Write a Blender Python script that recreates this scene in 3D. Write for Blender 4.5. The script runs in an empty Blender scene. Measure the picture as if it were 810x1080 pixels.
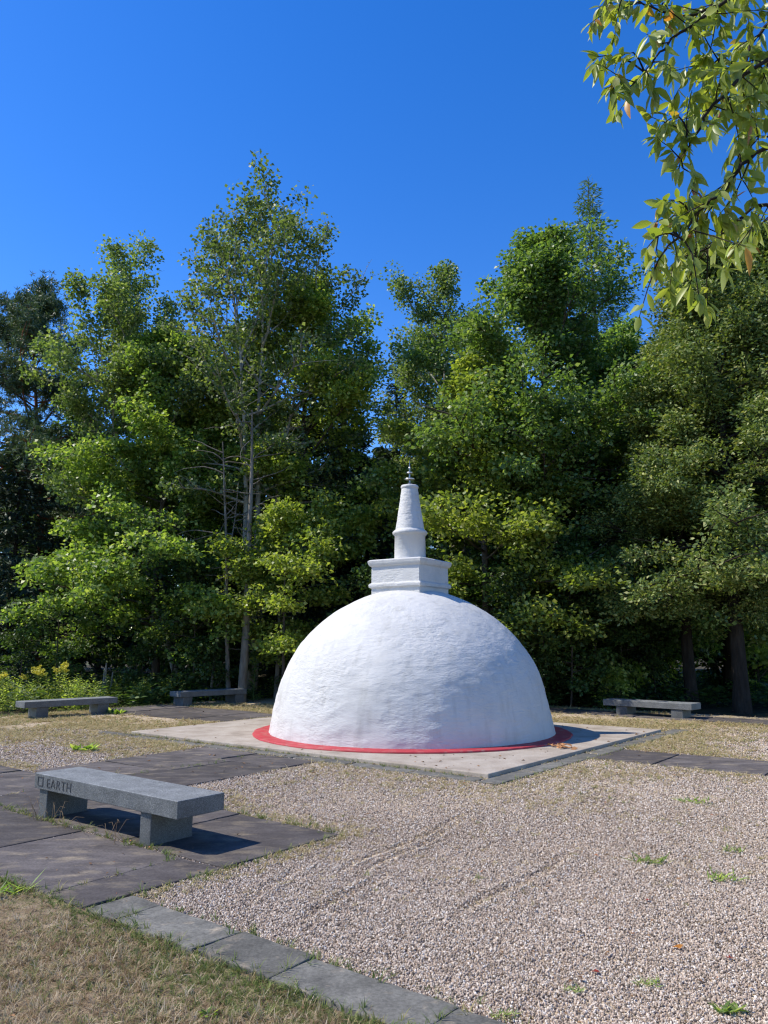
import bpy, bmesh, math, random
import numpy as np
from mathutils import Vector, noise as mnoise

R_ = math.radians
scene = bpy.context.scene
COL = scene.collection

# ---------------------------------------------------------------- camera, sky, sun, exposure
CAM_H, PITCH, FPX = 1.6, math.atan(138 / 811.0), 811.0
cam_d = bpy.data.cameras.new('camera')
cam = bpy.data.objects.new('camera', cam_d)
COL.objects.link(cam)
cam.location = (0, 0, CAM_H)
cam.rotation_euler = (math.pi / 2 + PITCH, 0, 0)
cam_d.sensor_fit = 'VERTICAL'
cam_d.sensor_height = 36.0
cam_d.lens = FPX / 1080 * 36
cam_d.clip_start, cam_d.clip_end = 0.05, 2000
scene.camera = cam

SUN_EL = R_(50)
SUN_AZ = math.atan2(-0.998, 0.05)
sun_dir = Vector((math.sin(SUN_AZ) * math.cos(SUN_EL), math.cos(SUN_AZ) * math.cos(SUN_EL), math.sin(SUN_EL)))
world = bpy.data.worlds.new('World')
scene.world = world
world.use_nodes = True
nt = world.node_tree
bg = nt.nodes['Background']
sky = nt.nodes.new('ShaderNodeTexSky')
sky.sky_type = 'NISHITA'
sky.sun_disc = False
sky.sun_elevation = SUN_EL
sky.sun_rotation = SUN_AZ % (2 * math.pi)
sky.altitude = 300
sky.air_density, sky.dust_density, sky.ozone_density = 1.0, 0.15, 2.5
hsv = nt.nodes.new('ShaderNodeHueSaturation')
hsv.inputs['Hue'].default_value = 0.514
hsv.inputs['Saturation'].default_value = 1.38
hsv.inputs['Value'].default_value = 1.58
nt.links.new(sky.outputs[0], hsv.inputs['Color'])
nt.links.new(hsv.outputs[0], bg.inputs['Color'])
bg.inputs['Strength'].default_value = 0.108

sl = bpy.data.lights.new('sun', 'SUN')
sl.energy, sl.angle, sl.color = 4.4, R_(0.53), (1.0, 0.94, 0.83)
so = bpy.data.objects.new('sun', sl)
so.rotation_euler = sun_dir.to_track_quat('Z', 'Y').to_euler()
so.location = (-30, 5, 40)
COL.objects.link(so)

scene.view_settings.view_transform = 'Standard'
scene.view_settings.look = 'None'
scene.view_settings.exposure = 0.46
scene.view_settings.gamma = 1.0
scene.view_settings.use_curve_mapping = False
scene.render.engine = 'CYCLES'
cy = scene.cycles
cy.max_bounces, cy.diffuse_bounces, cy.glossy_bounces, cy.transmission_bounces = 6, 4, 2, 3
cy.use_denoising = True
cy.denoising_prefilter = 'ACCURATE'
cy.sample_clamp_indirect = 4.0
scene.cycles.pixel_filter_type = 'BLACKMAN_HARRIS'
scene.cycles.filter_width = 1.25
cy.caustics_reflective = cy.caustics_refractive = False

# ---------------------------------------------------------------- helpers
BETA = R_(51.8)
UX, UY = -math.sin(BETA), math.cos(BETA)        # u runs left and away, v right and away
VX, VY = math.cos(BETA), math.sin(BETA)


def W(u, v, z=0.0):
    return (u * UX + v * VX, u * UY + v * VY, z)


def ground_px(x, y, z=0.0):
    """the ground point seen at a pixel of the 810x1080 photograph"""
    a, b = (x - 405) / FPX, -(y - 540) / FPX
    d = np.array([a, math.cos(PITCH) - b * math.sin(PITCH), math.sin(PITCH) + b * math.cos(PITCH)])
    t = (z - CAM_H) / d[2]
    return (d[0] * t, d[1] * t, z)


def at_px(x, y, Y):
    """the point seen at a pixel at the forward distance Y"""
    a, b = (x - 405) / FPX, -(y - 540) / FPX
    d = np.array([a, math.cos(PITCH) - b * math.sin(PITCH), math.sin(PITCH) + b * math.cos(PITCH)])
    t = Y / d[1]
    return np.array([d[0] * t, Y, CAM_H + d[2] * t])


def tag(o, label=None, cat=None, group=None, kind=None):
    if label: o['label'] = label
    if cat: o['category'] = cat
    if group: o['group'] = group
    if kind: o['kind'] = kind
    return o


def empty(name, loc, rz=0.0):
    o = bpy.data.objects.new(name, None)
    COL.objects.link(o)
    o.location = loc
    o.rotation_euler = (0, 0, rz)
    o.empty_display_size = 0.2
    return o


def link(name, me, mat=None, parent=None):
    o = bpy.data.objects.new(name, me)
    COL.objects.link(o)
    if mat is not None and not me.materials:
        me.materials.append(mat)
    if parent is not None:
        o.parent = parent
    return o


def copy_tree(o, parent=None):
    c = o.copy()
    COL.objects.link(c)
    c.parent = parent
    for ch in list(o.children):
        copy_tree(ch, c)
    return c


def quads_mesh(name, V, F, smooth=False):
    """V (n,3), F (m,4) -> mesh, built in bulk"""
    V = np.ascontiguousarray(V, dtype=np.float32)
    F = np.ascontiguousarray(F, dtype=np.int32)
    me = bpy.data.meshes.new(name)
    me.vertices.add(len(V))
    me.vertices.foreach_set('co', V.ravel())
    me.loops.add(F.size)
    me.loops.foreach_set('vertex_index', F.ravel())
    me.polygons.add(len(F))
    me.polygons.foreach_set('loop_start', np.arange(0, F.size, F.shape[1], dtype=np.int32))
    me.polygons.foreach_set('loop_total', np.full(len(F), F.shape[1], dtype=np.int32))
    if smooth:
        me.polygons.foreach_set('use_smooth', np.ones(len(F), dtype=bool))
    me.update(calc_edges=True)
    me.validate()
    return me


class MB:
    """collects quads"""
    def __init__(s):
        s.V, s.F, s.n = [], [], 0

    def add(s, V, F):
        V = np.asarray(V, dtype=np.float64)
        s.V.append(V)
        s.F.append(np.asarray(F, dtype=np.int64) + s.n)
        s.n += len(V)

    def tube(s, P, rad, k=6):
        P = np.asarray(P, dtype=np.float64)
        rad = np.broadcast_to(np.asarray(rad, dtype=np.float64), (len(P),))
        T = np.gradient(P, axis=0)
        T /= np.linalg.norm(T, axis=1, keepdims=True) + 1e-9
        ref = np.array([0.0, 0.0, 1.0]) if abs(T[0][2]) < 0.9 else np.array([1.0, 0.0, 0.0])
        A = np.cross(T, ref)
        A /= np.linalg.norm(A, axis=1, keepdims=True) + 1e-9
        B = np.cross(T, A)
        an = np.arange(k) * 2 * math.pi / k
        ring = A[:, None, :] * np.cos(an)[None, :, None] + B[:, None, :] * np.sin(an)[None, :, None]
        V = (P[:, None, :] + ring * rad[:, None, None]).reshape(-1, 3)
        i = np.arange(len(P) - 1)[:, None] * k
        j = np.arange(k)[None, :]
        j2 = (j + 1) % k
        F = np.stack([i + j, i + j2, i + k + j2, i + k + j], -1).reshape(-1, 4)
        s.add(V, F)

    def leaves(s, pos, d, nrm, L, Wd, fold=0.25, wide=0.45):
        d = d / (np.linalg.norm(d, axis=1, keepdims=True) + 1e-9)
        sd = np.cross(nrm, d)
        sd /= np.linalg.norm(sd, axis=1, keepdims=True) + 1e-9
        n2 = np.cross(d, sd)
        L = np.broadcast_to(np.asarray(L, float), (len(pos),))[:, None]
        Wd = np.broadcast_to(np.asarray(Wd, float), (len(pos),))[:, None]
        mid = pos + d * L * wide
        V = np.stack([pos, mid + sd * Wd / 2 + n2 * Wd * fold, pos + d * L, mid - sd * Wd / 2 + n2 * Wd * fold], 1).reshape(-1, 3)
        s.add(V, np.arange(len(pos) * 4).reshape(-1, 4))

    def mesh(s, name, smooth=False):
        return quads_mesh(name, np.concatenate(s.V), np.concatenate(s.F), smooth)

    def build(s, name, mat, parent=None, smooth=False):
        return link(name, s.mesh(name, smooth), mat, parent)


def bevel_box(bm, cx, cy_, cz, sx, sy, sz, bev=0.01, seg=2, rot=None, jitter=0.0, rng=random):
    r = bmesh.ops.create_cube(bm, size=1.0)
    vs = r['verts']
    for v in vs:
        v.co = Vector((v.co.x * sx, v.co.y * sy, v.co.z * sz))
        if jitter:
            v.co += Vector((rng.uniform(-1, 1), rng.uniform(-1, 1), rng.uniform(-.3, .3))) * jitter
    es = list({e for v in vs for e in v.link_edges})
    if bev > 0:
        rr = bmesh.ops.bevel(bm, geom=es, offset=bev, segments=seg, affect='EDGES', profile=0.5)
        vs = list({v for f in rr['faces'] for v in f.verts} | {v for v in vs if v.is_valid})
    c, s_ = (math.cos(rot), math.sin(rot)) if rot else (1, 0)
    for v in vs:
        x, y = v.co.x, v.co.y
        v.co = Vector((cx + x * c - y * s_, cy_ + x * s_ + y * c, cz + v.co.z))


def bm_obj(name, bm, mat, parent=None, smooth=False):
    me = bpy.data.meshes.new(name)
    bmesh.ops.recalc_face_normals(bm, faces=bm.faces)
    bm.to_mesh(me)
    bm.free()
    if smooth:
        for p in me.polygons: p.use_smooth = True
    return link(name, me, mat, parent)


# ---------------------------------------------------------------- materials
def new_mat(name):
    m = bpy.data.materials.new(name)
    m.use_nodes = True
    return m, m.node_tree.nodes, m.node_tree.links, m.node_tree.nodes['Principled BSDF']


def nd(nodes, kind, **kw):
    n = nodes.new(kind)
    for k, v in kw.items():
        if k in ('operation', 'blend_type', 'data_type', 'feature', 'noise_dimensions', 'interpolation'):
            setattr(n, k, v)
        else:
            n.inputs[k].default_value = v
    return n


def ramp(nodes, stops, interp='LINEAR'):
    r = nodes.new('ShaderNodeValToRGB')
    r.color_ramp.interpolation = interp
    while len(r.color_ramp.elements) < len(stops):
        r.color_ramp.elements.new(0.5)
    for e, (p, c) in zip(r.color_ramp.elements, stops):
        e.position = p
        e.color = (*c, 1) if len(c) == 3 else c
    return r


def leaf_mat(name, stops, transl=0.35, rough=0.5, tcol=None, tint=0.25, spec=0.35):
    m, N, L, P = new_mat(name)
    stops = [(p, (c[0] * 1.12 + c[1] * .11, c[1] * 1.2, c[2] * 1.05 + c[1] * .07)) for p, c in stops]
    g = N.new('ShaderNodeNewGeometry')
    r = ramp(N, stops)
    L.new(g.outputs['Random Per Island'], r.inputs[0])
    oi = N.new('ShaderNodeObjectInfo')
    hs = nd(N, 'ShaderNodeHueSaturation')
    mr = nd(N, 'ShaderNodeMapRange')
    mr.inputs['To Min'].default_value = 1 - tint
    mr.inputs['To Max'].default_value = 1 + tint
    L.new(oi.outputs['Random'], mr.inputs['Value'])
    L.new(mr.outputs[0], hs.inputs['Value'])
    L.new(r.outputs[0], hs.inputs['Color'])
    L.new(hs.outputs[0], P.inputs['Base Color'])
    P.inputs['Roughness'].default_value = rough
    P.inputs['Specular IOR Level'].default_value = spec
    t = N.new('ShaderNodeBsdfTranslucent')
    mx = N.new('ShaderNodeMix')
    mx.data_type = 'RGBA'
    mx.blend_type = 'MULTIPLY'
    mx.inputs[0].default_value = 1.0
    L.new(hs.outputs[0], mx.inputs[6])
    mx.inputs[7].default_value = (*(tcol or (1.45, 1.55, 0.55)), 1)
    L.new(mx.outputs[2], t.inputs['Color'])
    ms = N.new('ShaderNodeMixShader')
    ms.inputs[0].default_value = transl
    L.new(P.outputs[0], ms.inputs[1])
    L.new(t.outputs[0], ms.inputs[2])
    L.new(ms.outputs[0], N['Material Output'].inputs['Surface'])
    return m


def noise_mat(name, stops, scale=8, rough=0.85, bump=0.3, bscale=60, dist=0.01, detail=6, stretch=None, island=0.0, second=None, spec=0.4, fine=None):
    m, N, L, P = new_mat(name)
    tc = N.new('ShaderNodeTexCoord')
    src = tc.outputs['Object']
    if stretch:
        mp = N.new('ShaderNodeMapping')
        mp.inputs['Scale'].default_value = stretch
        L.new(src, mp.inputs['Vector'])
        src = mp.outputs[0]
    n = nd(N, 'ShaderNodeTexNoise', Scale=scale, Detail=detail, Roughness=0.62)
    L.new(src, n.inputs['Vector'])
    r = ramp(N, stops)
    L.new(n.outputs['Fac'], r.inputs[0])
    col = r.outputs[0]
    if second:
        n2 = nd(N, 'ShaderNodeTexNoise', Scale=second[0], Detail=4, Roughness=0.6)
        L.new(src, n2.inputs['Vector'])
        r2 = ramp(N, [(second[2], (0, 0, 0)), (second[3], (1, 1, 1))])
        L.new(n2.outputs['Fac'], r2.inputs[0])
        mx = N.new('ShaderNodeMix'); mx.data_type = 'RGBA'
        L.new(r2.outputs[0], mx.inputs[0]); L.new(col, mx.inputs[6])
        mx.inputs[7].default_value = (*second[1], 1)
        col = mx.outputs[2]
    if fine:
        n3 = nd(N, 'ShaderNodeTexNoise', Scale=fine[0], Detail=6, Roughness=0.7)
        L.new(src, n3.inputs['Vector'])
        m3 = nd(N, 'ShaderNodeMapRange')
        m3.inputs['From Min'].default_value, m3.inputs['From Max'].default_value = 0.3, 0.7
        m3.inputs['To Min'].default_value, m3.inputs['To Max'].default_value = 1 - fine[1], 1 + fine[1]
        L.new(n3.outputs['Fac'], m3.inputs['Value'])
        h3 = N.new('ShaderNodeHueSaturation')
        L.new(m3.outputs[0], h3.inputs['Value']); L.new(col, h3.inputs['Color'])
        col = h3.outputs[0]
    if island:
        g = N.new('ShaderNodeNewGeometry')
        mr = nd(N, 'ShaderNodeMapRange')
        mr.inputs['To Min'].default_value, mr.inputs['To Max'].default_value = 1 - island, 1 + island
        L.new(g.outputs['Random Per Island'], mr.inputs['Value'])
        hs = N.new('ShaderNodeHueSaturation')
        L.new(mr.outputs[0], hs.inputs['Value']); L.new(col, hs.inputs['Color'])
        col = hs.outputs[0]
    L.new(col, P.inputs['Base Color'])
    P.inputs['Roughness'].default_value = rough
    P.inputs['Specular IOR Level'].default_value = spec
    b = nd(N, 'ShaderNodeBump', Strength=bump, Distance=dist)
    nb = nd(N, 'ShaderNodeTexNoise', Scale=bscale, Detail=5, Roughness=0.6)
    L.new(src, nb.inputs['Vector'])
    L.new(nb.outputs['Fac'], b.inputs['Height'])
    L.new(b.outputs[0], P.inputs['Normal'])
    return m


def instance_color_mat(name, stops, rough=0.8, transl=0.0):
    m, N, L, P = new_mat(name)
    oi = N.new('ShaderNodeObjectInfo')
    r = ramp(N, stops, 'LINEAR')
    L.new(oi.outputs['Random'], r.inputs[0])
    L.new(r.outputs[0], P.inputs['Base Color'])
    P.inputs['Roughness'].default_value = rough
    P.inputs['Specular IOR Level'].default_value = 0.25
    if transl:
        t = N.new('ShaderNodeBsdfTranslucent')
        L.new(r.outputs[0], t.inputs['Color'])
        ms = N.new('ShaderNodeMixShader'); ms.inputs[0].default_value = transl
        L.new(P.outputs[0], ms.inputs[1]); L.new(t.outputs[0], ms.inputs[2])
        L.new(ms.outputs[0], N['Material Output'].inputs['Surface'])
    return m


def granite_mat(name, k=1.0):
    m, N, L, P = new_mat(name)
    tc = N.new('ShaderNodeTexCoord')
    v = nd(N, 'ShaderNodeTexVoronoi', Scale=260.0)
    L.new(tc.outputs['Object'], v.inputs['Vector'])
    sx = N.new('ShaderNodeSeparateColor')
    L.new(v.outputs['Color'], sx.inputs[0])
    r = ramp(N, [(0.0, (0.065, 0.068, 0.07)), (0.3, (0.125, 0.132, 0.132)), (0.65, (0.18, 0.188, 0.188)), (0.93, (0.31, 0.318, 0.312))])
    L.new(sx.outputs[0], r.inputs[0])
    n = nd(N, 'ShaderNodeTexNoise', Scale=5.0, Detail=6.0, Roughness=0.65)
    L.new(tc.outputs['Object'], n.inputs['Vector'])
    mr = nd(N, 'ShaderNodeMapRange')
    mr.inputs['From Min'].default_value, mr.inputs['From Max'].default_value = 0.3, 0.7
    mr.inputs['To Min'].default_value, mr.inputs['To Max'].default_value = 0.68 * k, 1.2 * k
    L.new(n.outputs['Fac'], mr.inputs['Value'])
    hs = N.new('ShaderNodeHueSaturation')
    L.new(mr.outputs[0], hs.inputs['Value']); L.new(r.outputs[0], hs.inputs['Color'])
    L.new(hs.outputs[0], P.inputs['Base Color'])
    P.inputs['Roughness'].default_value = 0.55
    b = nd(N, 'ShaderNodeBump', Strength=0.5, Distance=0.006)
    nb = nd(N, 'ShaderNodeTexNoise', Scale=90.0, Detail=4.0)
    L.new(tc.outputs['Object'], nb.inputs['Vector'])
    L.new(nb.outputs['Fac'], b.inputs['Height'])
    L.new(b.outputs[0], P.inputs['Normal'])
    return m


def plaster_mat(name):
    m, N, L, P = new_mat(name)
    tc = N.new('ShaderNodeTexCoord')
    mp = N.new('ShaderNodeMapping')
    mp.inputs['Scale'].default_value = (1, 1, 2.6)
    L.new(tc.outputs['Object'], mp.inputs['Vector'])
    n = nd(N, 'ShaderNodeTexNoise', Scale=1.6, Detail=8.0, Roughness=0.68)
    L.new(tc.outputs['Object'], n.inputs['Vector'])
    r = ramp(N, [(0.28, (0.49, 0.48, 0.455)), (0.5, (0.56, 0.55, 0.525)), (0.8, (0.595, 0.585, 0.56))])
    L.new(n.outputs['Fac'], r.inputs[0])
    m2 = N.new('ShaderNodeMapping'); m2.inputs['Scale'].default_value = (5, 5, 0.45)
    L.new(tc.outputs['Object'], m2.inputs['Vector'])
    n2 = nd(N, 'ShaderNodeTexNoise', Scale=1.3, Detail=6.0, Roughness=0.6)
    L.new(m2.outputs[0], n2.inputs['Vector'])
    r2 = ramp(N, [(0.52, (0, 0, 0)), (0.74, (0.8, 0.8, 0.8))])
    L.new(n2.outputs['Fac'], r2.inputs[0])
    mx = N.new('ShaderNodeMix'); mx.data_type = 'RGBA'
    L.new(r2.outputs[0], mx.inputs[0]); L.new(r.outputs[0], mx.inputs[6])
    mx.inputs[7].default_value = (0.43, 0.42, 0.39, 1)
    L.new(mx.outputs[2], P.inputs['Base Color'])
    P.inputs['Roughness'].default_value = 0.7
    P.inputs['Specular IOR Level'].default_value = 0.3
    nb = nd(N, 'ShaderNodeTexNoise', Scale=9.0, Detail=7.0, Roughness=0.62)
    L.new(mp.outputs[0], nb.inputs['Vector'])
    # rougher trowelled zones
    nz = nd(N, 'ShaderNodeTexNoise', Scale=0.9, Detail=3.0)
    L.new(tc.outputs['Object'], nz.inputs['Vector'])
    rz = ramp(N, [(0.38, (0.25, 0.25, 0.25)), (0.66, (1, 1, 1))])
    L.new(nz.outputs['Fac'], rz.inputs[0])
    b = nd(N, 'ShaderNodeBump', Distance=0.04)
    mul = N.new('ShaderNodeMath'); mul.operation = 'MULTIPLY'; mul.inputs[1].default_value = 0.7
    L.new(rz.outputs[0], mul.inputs[0])
    L.new(mul.outputs[0], b.inputs['Strength'])
    L.new(nb.outputs['Fac'], b.inputs['Height'])
    L.new(b.outputs[0], P.inputs['Normal'])
    return m


def plain(name, col, rough=0.6, metal=0.0):
    m, N, L, P = new_mat(name)
    tc = N.new('ShaderNodeTexCoord')
    n = nd(N, 'ShaderNodeTexNoise', Scale=14.0, Detail=4.0)
    L.new(tc.outputs['Object'], n.inputs['Vector'])
    r = ramp(N, [(0.3, tuple(c * 0.8 for c in col)), (0.7, tuple(min(1, c * 1.15) for c in col))])
    L.new(n.outputs['Fac'], r.inputs[0])
    L.new(r.outputs[0], P.inputs['Base Color'])
    P.inputs['Roughness'].default_value = rough
    P.inputs['Metallic'].default_value = metal
    return m


M = {}
M['plaster'] = plaster_mat('white_plaster')
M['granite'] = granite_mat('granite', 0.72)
M['granite_leg'] = granite_mat('shaded_granite', 0.55)  # darker copy: the shade on the legs is put into the colour
M['granite_top'] = granite_mat('sunlit_worn_granite', 1.15)  # lighter copy for seat tops: sun and sky brightness painted in, plus wear
M['red'] = noise_mat('red_paint', [(0.3, (0.34, 0.026, 0.032)), (0.7, (0.46, 0.050, 0.058))], scale=5, rough=0.6, bump=0.2, bscale=40, second=(7, (0.36, 0.17, 0.14), 0.54, 0.74))
M['concrete'] = noise_mat('concrete', [(0.28, (0.24, 0.195, 0.15)), (0.5, (0.355, 0.30, 0.24)), (0.74, (0.44, 0.39, 0.325))], scale=2.6, bump=0.25, bscale=45, detail=9, second=(30, (0.22, 0.19, 0.165), 0.58, 0.72), fine=(80, .2))
M['slate'] = noise_mat('slate', [(0.26, (0.050, 0.043, 0.041)), (0.5, (0.086, 0.075, 0.071)), (0.76, (0.145, 0.128, 0.118))], scale=2.6, rough=0.8, bump=0.45, bscale=14, detail=9, island=0.28, stretch=(1, 1.9, 1), second=(3.6, (0.20, 0.165, 0.12), 0.53, 0.74), fine=(45, .38), spec=0.2)
M['slate_grey'] = noise_mat('slate_grey', [(0.26, (0.08, 0.077, 0.068)), (0.5, (0.135, 0.13, 0.114)), (0.78, (0.20, 0.192, 0.168))], scale=6.0, rough=0.85, bump=0.4, bscale=25, detail=9, island=0.22, second=(9.0, (0.27, 0.23, 0.175), 0.58, 0.74), fine=(60, .35), spec=0.2)
M['iron'] = plain('finial_metal', (0.30, 0.30, 0.30), 0.35, 0.9)
M['silver'] = plain('silver_metal', (0.72, 0.72, 0.70), 0.3, 0.85)
M['ink'] = plain('engraved_shadow', (0.045, 0.047, 0.05), 0.9)
# gravel bed under the loose stones
m, N, L, P = new_mat('gravel_bed')
tc = N.new('ShaderNodeTexCoord')
v = nd(N, 'ShaderNodeTexVoronoi', Scale=55.0)
L.new(tc.outputs['Object'], v.inputs['Vector'])
sx = N.new('ShaderNodeSeparateColor'); L.new(v.outputs['Color'], sx.inputs[0])
GST = [(0.0, (0.17, 0.13, 0.09)), (0.2, (0.30, 0.22, 0.145)), (0.45, (0.41, 0.31, 0.20)), (0.7, (0.50, 0.39, 0.265)), (0.88, (0.58, 0.49, 0.36)), (1.0, (0.66, 0.60, 0.48))]
r = ramp(N, GST)
L.new(sx.outputs[0], r.inputs[0])
n = nd(N, 'ShaderNodeTexNoise', Scale=0.55, Detail=6.0, Roughness=0.65)
L.new(tc.outputs['Object'], n.inputs['Vector'])
rn = ramp(N, [(0.46, (0, 0, 0)), (0.66, (0.75, 0.75, 0.75))])
L.new(n.outputs['Fac'], rn.inputs[0])
mx = N.new('ShaderNodeMix'); mx.data_type = 'RGBA'
L.new(rn.outputs[0], mx.inputs[0]); L.new(r.outputs[0], mx.inputs[6])
mx.inputs[7].default_value = (0.27, 0.215, 0.12, 1)
L.new(mx.outputs[2], P.inputs['Base Color'])
P.inputs['Roughness'].default_value = 0.95
P.inputs['Specular IOR Level'].default_value = 0.2
b = nd(N, 'ShaderNodeBump', Strength=0.9, Distance=0.012)
inv = N.new('ShaderNodeMath'); inv.operation = 'SUBTRACT'; inv.inputs[0].default_value = 1.0
L.new(v.outputs['Distance'], inv.inputs[1])
L.new(inv.outputs[0], b.inputs['Height']); L.new(b.outputs[0], P.inputs['Normal'])
M['gravel_bed'] = m
M['stone'] = instance_color_mat('pea_gravel', [(0.0, (0.12, 0.098, 0.076)), (0.14, (0.28, 0.22, 0.158)), (0.38, (0.40, 0.302, 0.222)), (0.62, (0.49, 0.385, 0.295)), (0.84, (0.58, 0.49, 0.39)), (1.0, (0.72, 0.65, 0.56))], 0.75)
M['soil'] = noise_mat('dry_soil', [(0.3, (0.15, 0.115, 0.075)), (0.5, (0.24, 0.18, 0.115)), (0.7, (0.33, 0.26, 0.17))], scale=9, rough=0.95, bump=0.8, bscale=70, dist=0.02, second=(2.2, (0.12, 0.12, 0.045), 0.52, 0.68), spec=0.1)
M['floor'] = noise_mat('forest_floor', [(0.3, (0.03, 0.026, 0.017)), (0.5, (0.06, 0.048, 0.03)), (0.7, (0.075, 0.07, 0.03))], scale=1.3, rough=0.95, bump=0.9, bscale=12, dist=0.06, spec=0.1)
M['straw'] = instance_color_mat('dry_grass', [(0.0, (0.19, 0.12, 0.065)), (0.3, (0.37, 0.26, 0.145)), (0.65, (0.50, 0.385, 0.24)), (0.86, (0.62, 0.52, 0.37)), (0.9, (0.25, 0.25, 0.085)), (1.0, (0.22, 0.25, 0.07))], 0.7, 0.3)
M['grass'] = instance_color_mat('green_grass', [(0.0, (0.10, 0.15, 0.035)), (0.5, (0.17, 0.23, 0.055)), (0.8, (0.25, 0.27, 0.08)), (1.0, (0.36, 0.31, 0.12))], 0.6, 0.35)
M['yellowgrass'] = instance_color_mat('yellow_grass', [(0.0, (0.33, 0.27, 0.12)), (0.35, (0.45, 0.36, 0.18)), (0.78, (0.54, 0.44, 0.25)), (0.9, (0.30, 0.28, 0.10)), (1.0, (0.20, 0.24, 0.06))], 0.7, 0.3)
# bark
M['bark'] = noise_mat('brown_bark', [(0.3, (0.045, 0.035, 0.027)), (0.6, (0.11, 0.09, 0.072)), (0.8, (0.17, 0.15, 0.125))], scale=9, stretch=(1, 1, 0.22), bump=0.9, bscale=22, dist=0.05, rough=0.95, spec=0.1)
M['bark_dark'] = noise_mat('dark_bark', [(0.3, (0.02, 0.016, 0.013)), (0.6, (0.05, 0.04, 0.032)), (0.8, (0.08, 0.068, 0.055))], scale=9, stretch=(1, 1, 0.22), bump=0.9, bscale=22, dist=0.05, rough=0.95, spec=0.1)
M['bark_pale'] = noise_mat('pale_bark', [(0.3, (0.17, 0.155, 0.125)), (0.55, (0.34, 0.32, 0.27)), (0.75, (0.48, 0.46, 0.40))], scale=5, stretch=(1, 1, 0.6), bump=0.5, bscale=18, dist=0.03, rough=0.9, spec=0.15)
M['bark_grey'] = noise_mat('grey_bark', [(0.3, (0.10, 0.085, 0.068)), (0.55, (0.20, 0.18, 0.15)), (0.8, (0.30, 0.275, 0.235))], scale=7, stretch=(1, 1, 0.3), bump=0.8, bscale=22, dist=0.04, rough=0.95, spec=0.1)
M['bark_red'] = noise_mat('orange_pine_bark', [(0.3, (0.13, 0.055, 0.032)), (0.55, (0.27, 0.11, 0.058)), (0.8, (0.37, 0.17, 0.095))], scale=8, stretch=(1, 1, 0.3), bump=0.9, bscale=22, dist=0.04, rough=0.95, spec=0.1)
# foliage
M['lf_maple'] = leaf_mat('maple_leaves', [(0.0, (0.085, 0.160, 0.032)), (0.45, (0.160, 0.260, 0.052)), (0.8, (0.265, 0.360, 0.085)), (1.0, (0.42, 0.48, 0.17))], 0.48, .45, spec=.45)
M['lf_lime'] = leaf_mat('lime_leaves', [(0.0, (0.115, 0.178, 0.030)), (0.45, (0.210, 0.280, 0.048)), (0.8, (0.300, 0.370, 0.075)), (1.0, (0.43, 0.46, 0.15))], 0.48, .45, spec=.45)
M['lf_oak'] = leaf_mat('oak_leaves', [(0.0, (0.070, 0.135, 0.036)), (0.5, (0.130, 0.230, 0.056)), (0.85, (0.195, 0.300, 0.085)), (1.0, (0.33, 0.41, 0.17))], 0.43, .45, spec=.5)
M['lf_aspen'] = leaf_mat('aspen_leaves', [(0.0, (0.070, 0.120, 0.040)), (0.5, (0.125, 0.190, 0.060)), (0.85, (0.195, 0.260, 0.100)), (1.0, (0.33, 0.37, 0.19))], 0.40, 0.5, spec=0.4)
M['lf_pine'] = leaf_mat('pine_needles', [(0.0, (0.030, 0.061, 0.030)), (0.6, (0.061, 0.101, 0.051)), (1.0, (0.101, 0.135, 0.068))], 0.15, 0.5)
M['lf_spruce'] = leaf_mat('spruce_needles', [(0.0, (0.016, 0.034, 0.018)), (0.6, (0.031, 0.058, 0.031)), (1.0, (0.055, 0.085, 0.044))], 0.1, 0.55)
M['lf_larch'] = leaf_mat('larch_needles', [(0.0, (0.056, 0.105, 0.042)), (0.6, (0.084, 0.147, 0.056)), (1.0, (0.126, 0.196, 0.077))], 0.25, 0.5)
M['lf_cedar'] = leaf_mat('cedar_sprays', [(0.0, (0.050, 0.085, 0.020)), (0.5, (0.098, 0.145, 0.034)), (0.85, (0.17, 0.205, 0.058)), (1.0, (0.29, 0.29, 0.12))], 0.28, 0.5, spec=.3)
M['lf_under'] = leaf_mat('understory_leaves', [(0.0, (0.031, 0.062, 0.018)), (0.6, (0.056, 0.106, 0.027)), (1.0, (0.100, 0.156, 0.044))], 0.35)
M['lf_weed'] = leaf_mat('weed_leaves', [(0.0, (0.15, 0.22, 0.045)), (0.5, (0.25, 0.32, 0.07)), (1.0, (0.36, 0.40, 0.11))], 0.45)
M['lf_near'] = leaf_mat('cherry_leaves', [(0.0, (0.17, 0.24, 0.045)), (0.5, (0.27, 0.34, 0.065)), (0.93, (0.37, 0.41, 0.10)), (0.965, (0.33, 0.32, 0.10)), (0.985, (0.60, 0.27, 0.04)), (1.0, (0.26, 0.09, 0.065))], 0.45, 0.42, spec=0.5, tcol=(1.6, 1.65, .5))
M['flower'] = leaf_mat('goldenrod_flowers', [(0.0, (0.46, 0.42, 0.03)), (1.0, (0.66, 0.58, 0.05))], 0.3, tcol=(1, 1, 0.6))
M['litter'] = instance_color_mat('leaf_litter', [(0.0, (0.09, 0.05, 0.028)), (0.5, (0.20, 0.11, 0.055)), (0.9, (0.34, 0.20, 0.09)), (1.0, (0.45, 0.14, 0.05))], 0.85)
M['dead_leaf'] = plain('dead_leaf', (0.42, 0.20, 0.08), 0.8)
M['red_leaf'] = plain('red_leaf', (0.42, 0.05, 0.03), 0.7)
M['orange_leaf'] = plain('orange_leaf', (0.62, 0.27, 0.04), 0.7)
M['deadwood'] = noise_mat('grey_deadwood', [(0.3, (0.10, 0.085, 0.07)), (0.7, (0.26, 0.235, 0.20))], scale=12, stretch=(1, 1, 0.2), bump=0.7, bscale=30, rough=0.95)

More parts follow.
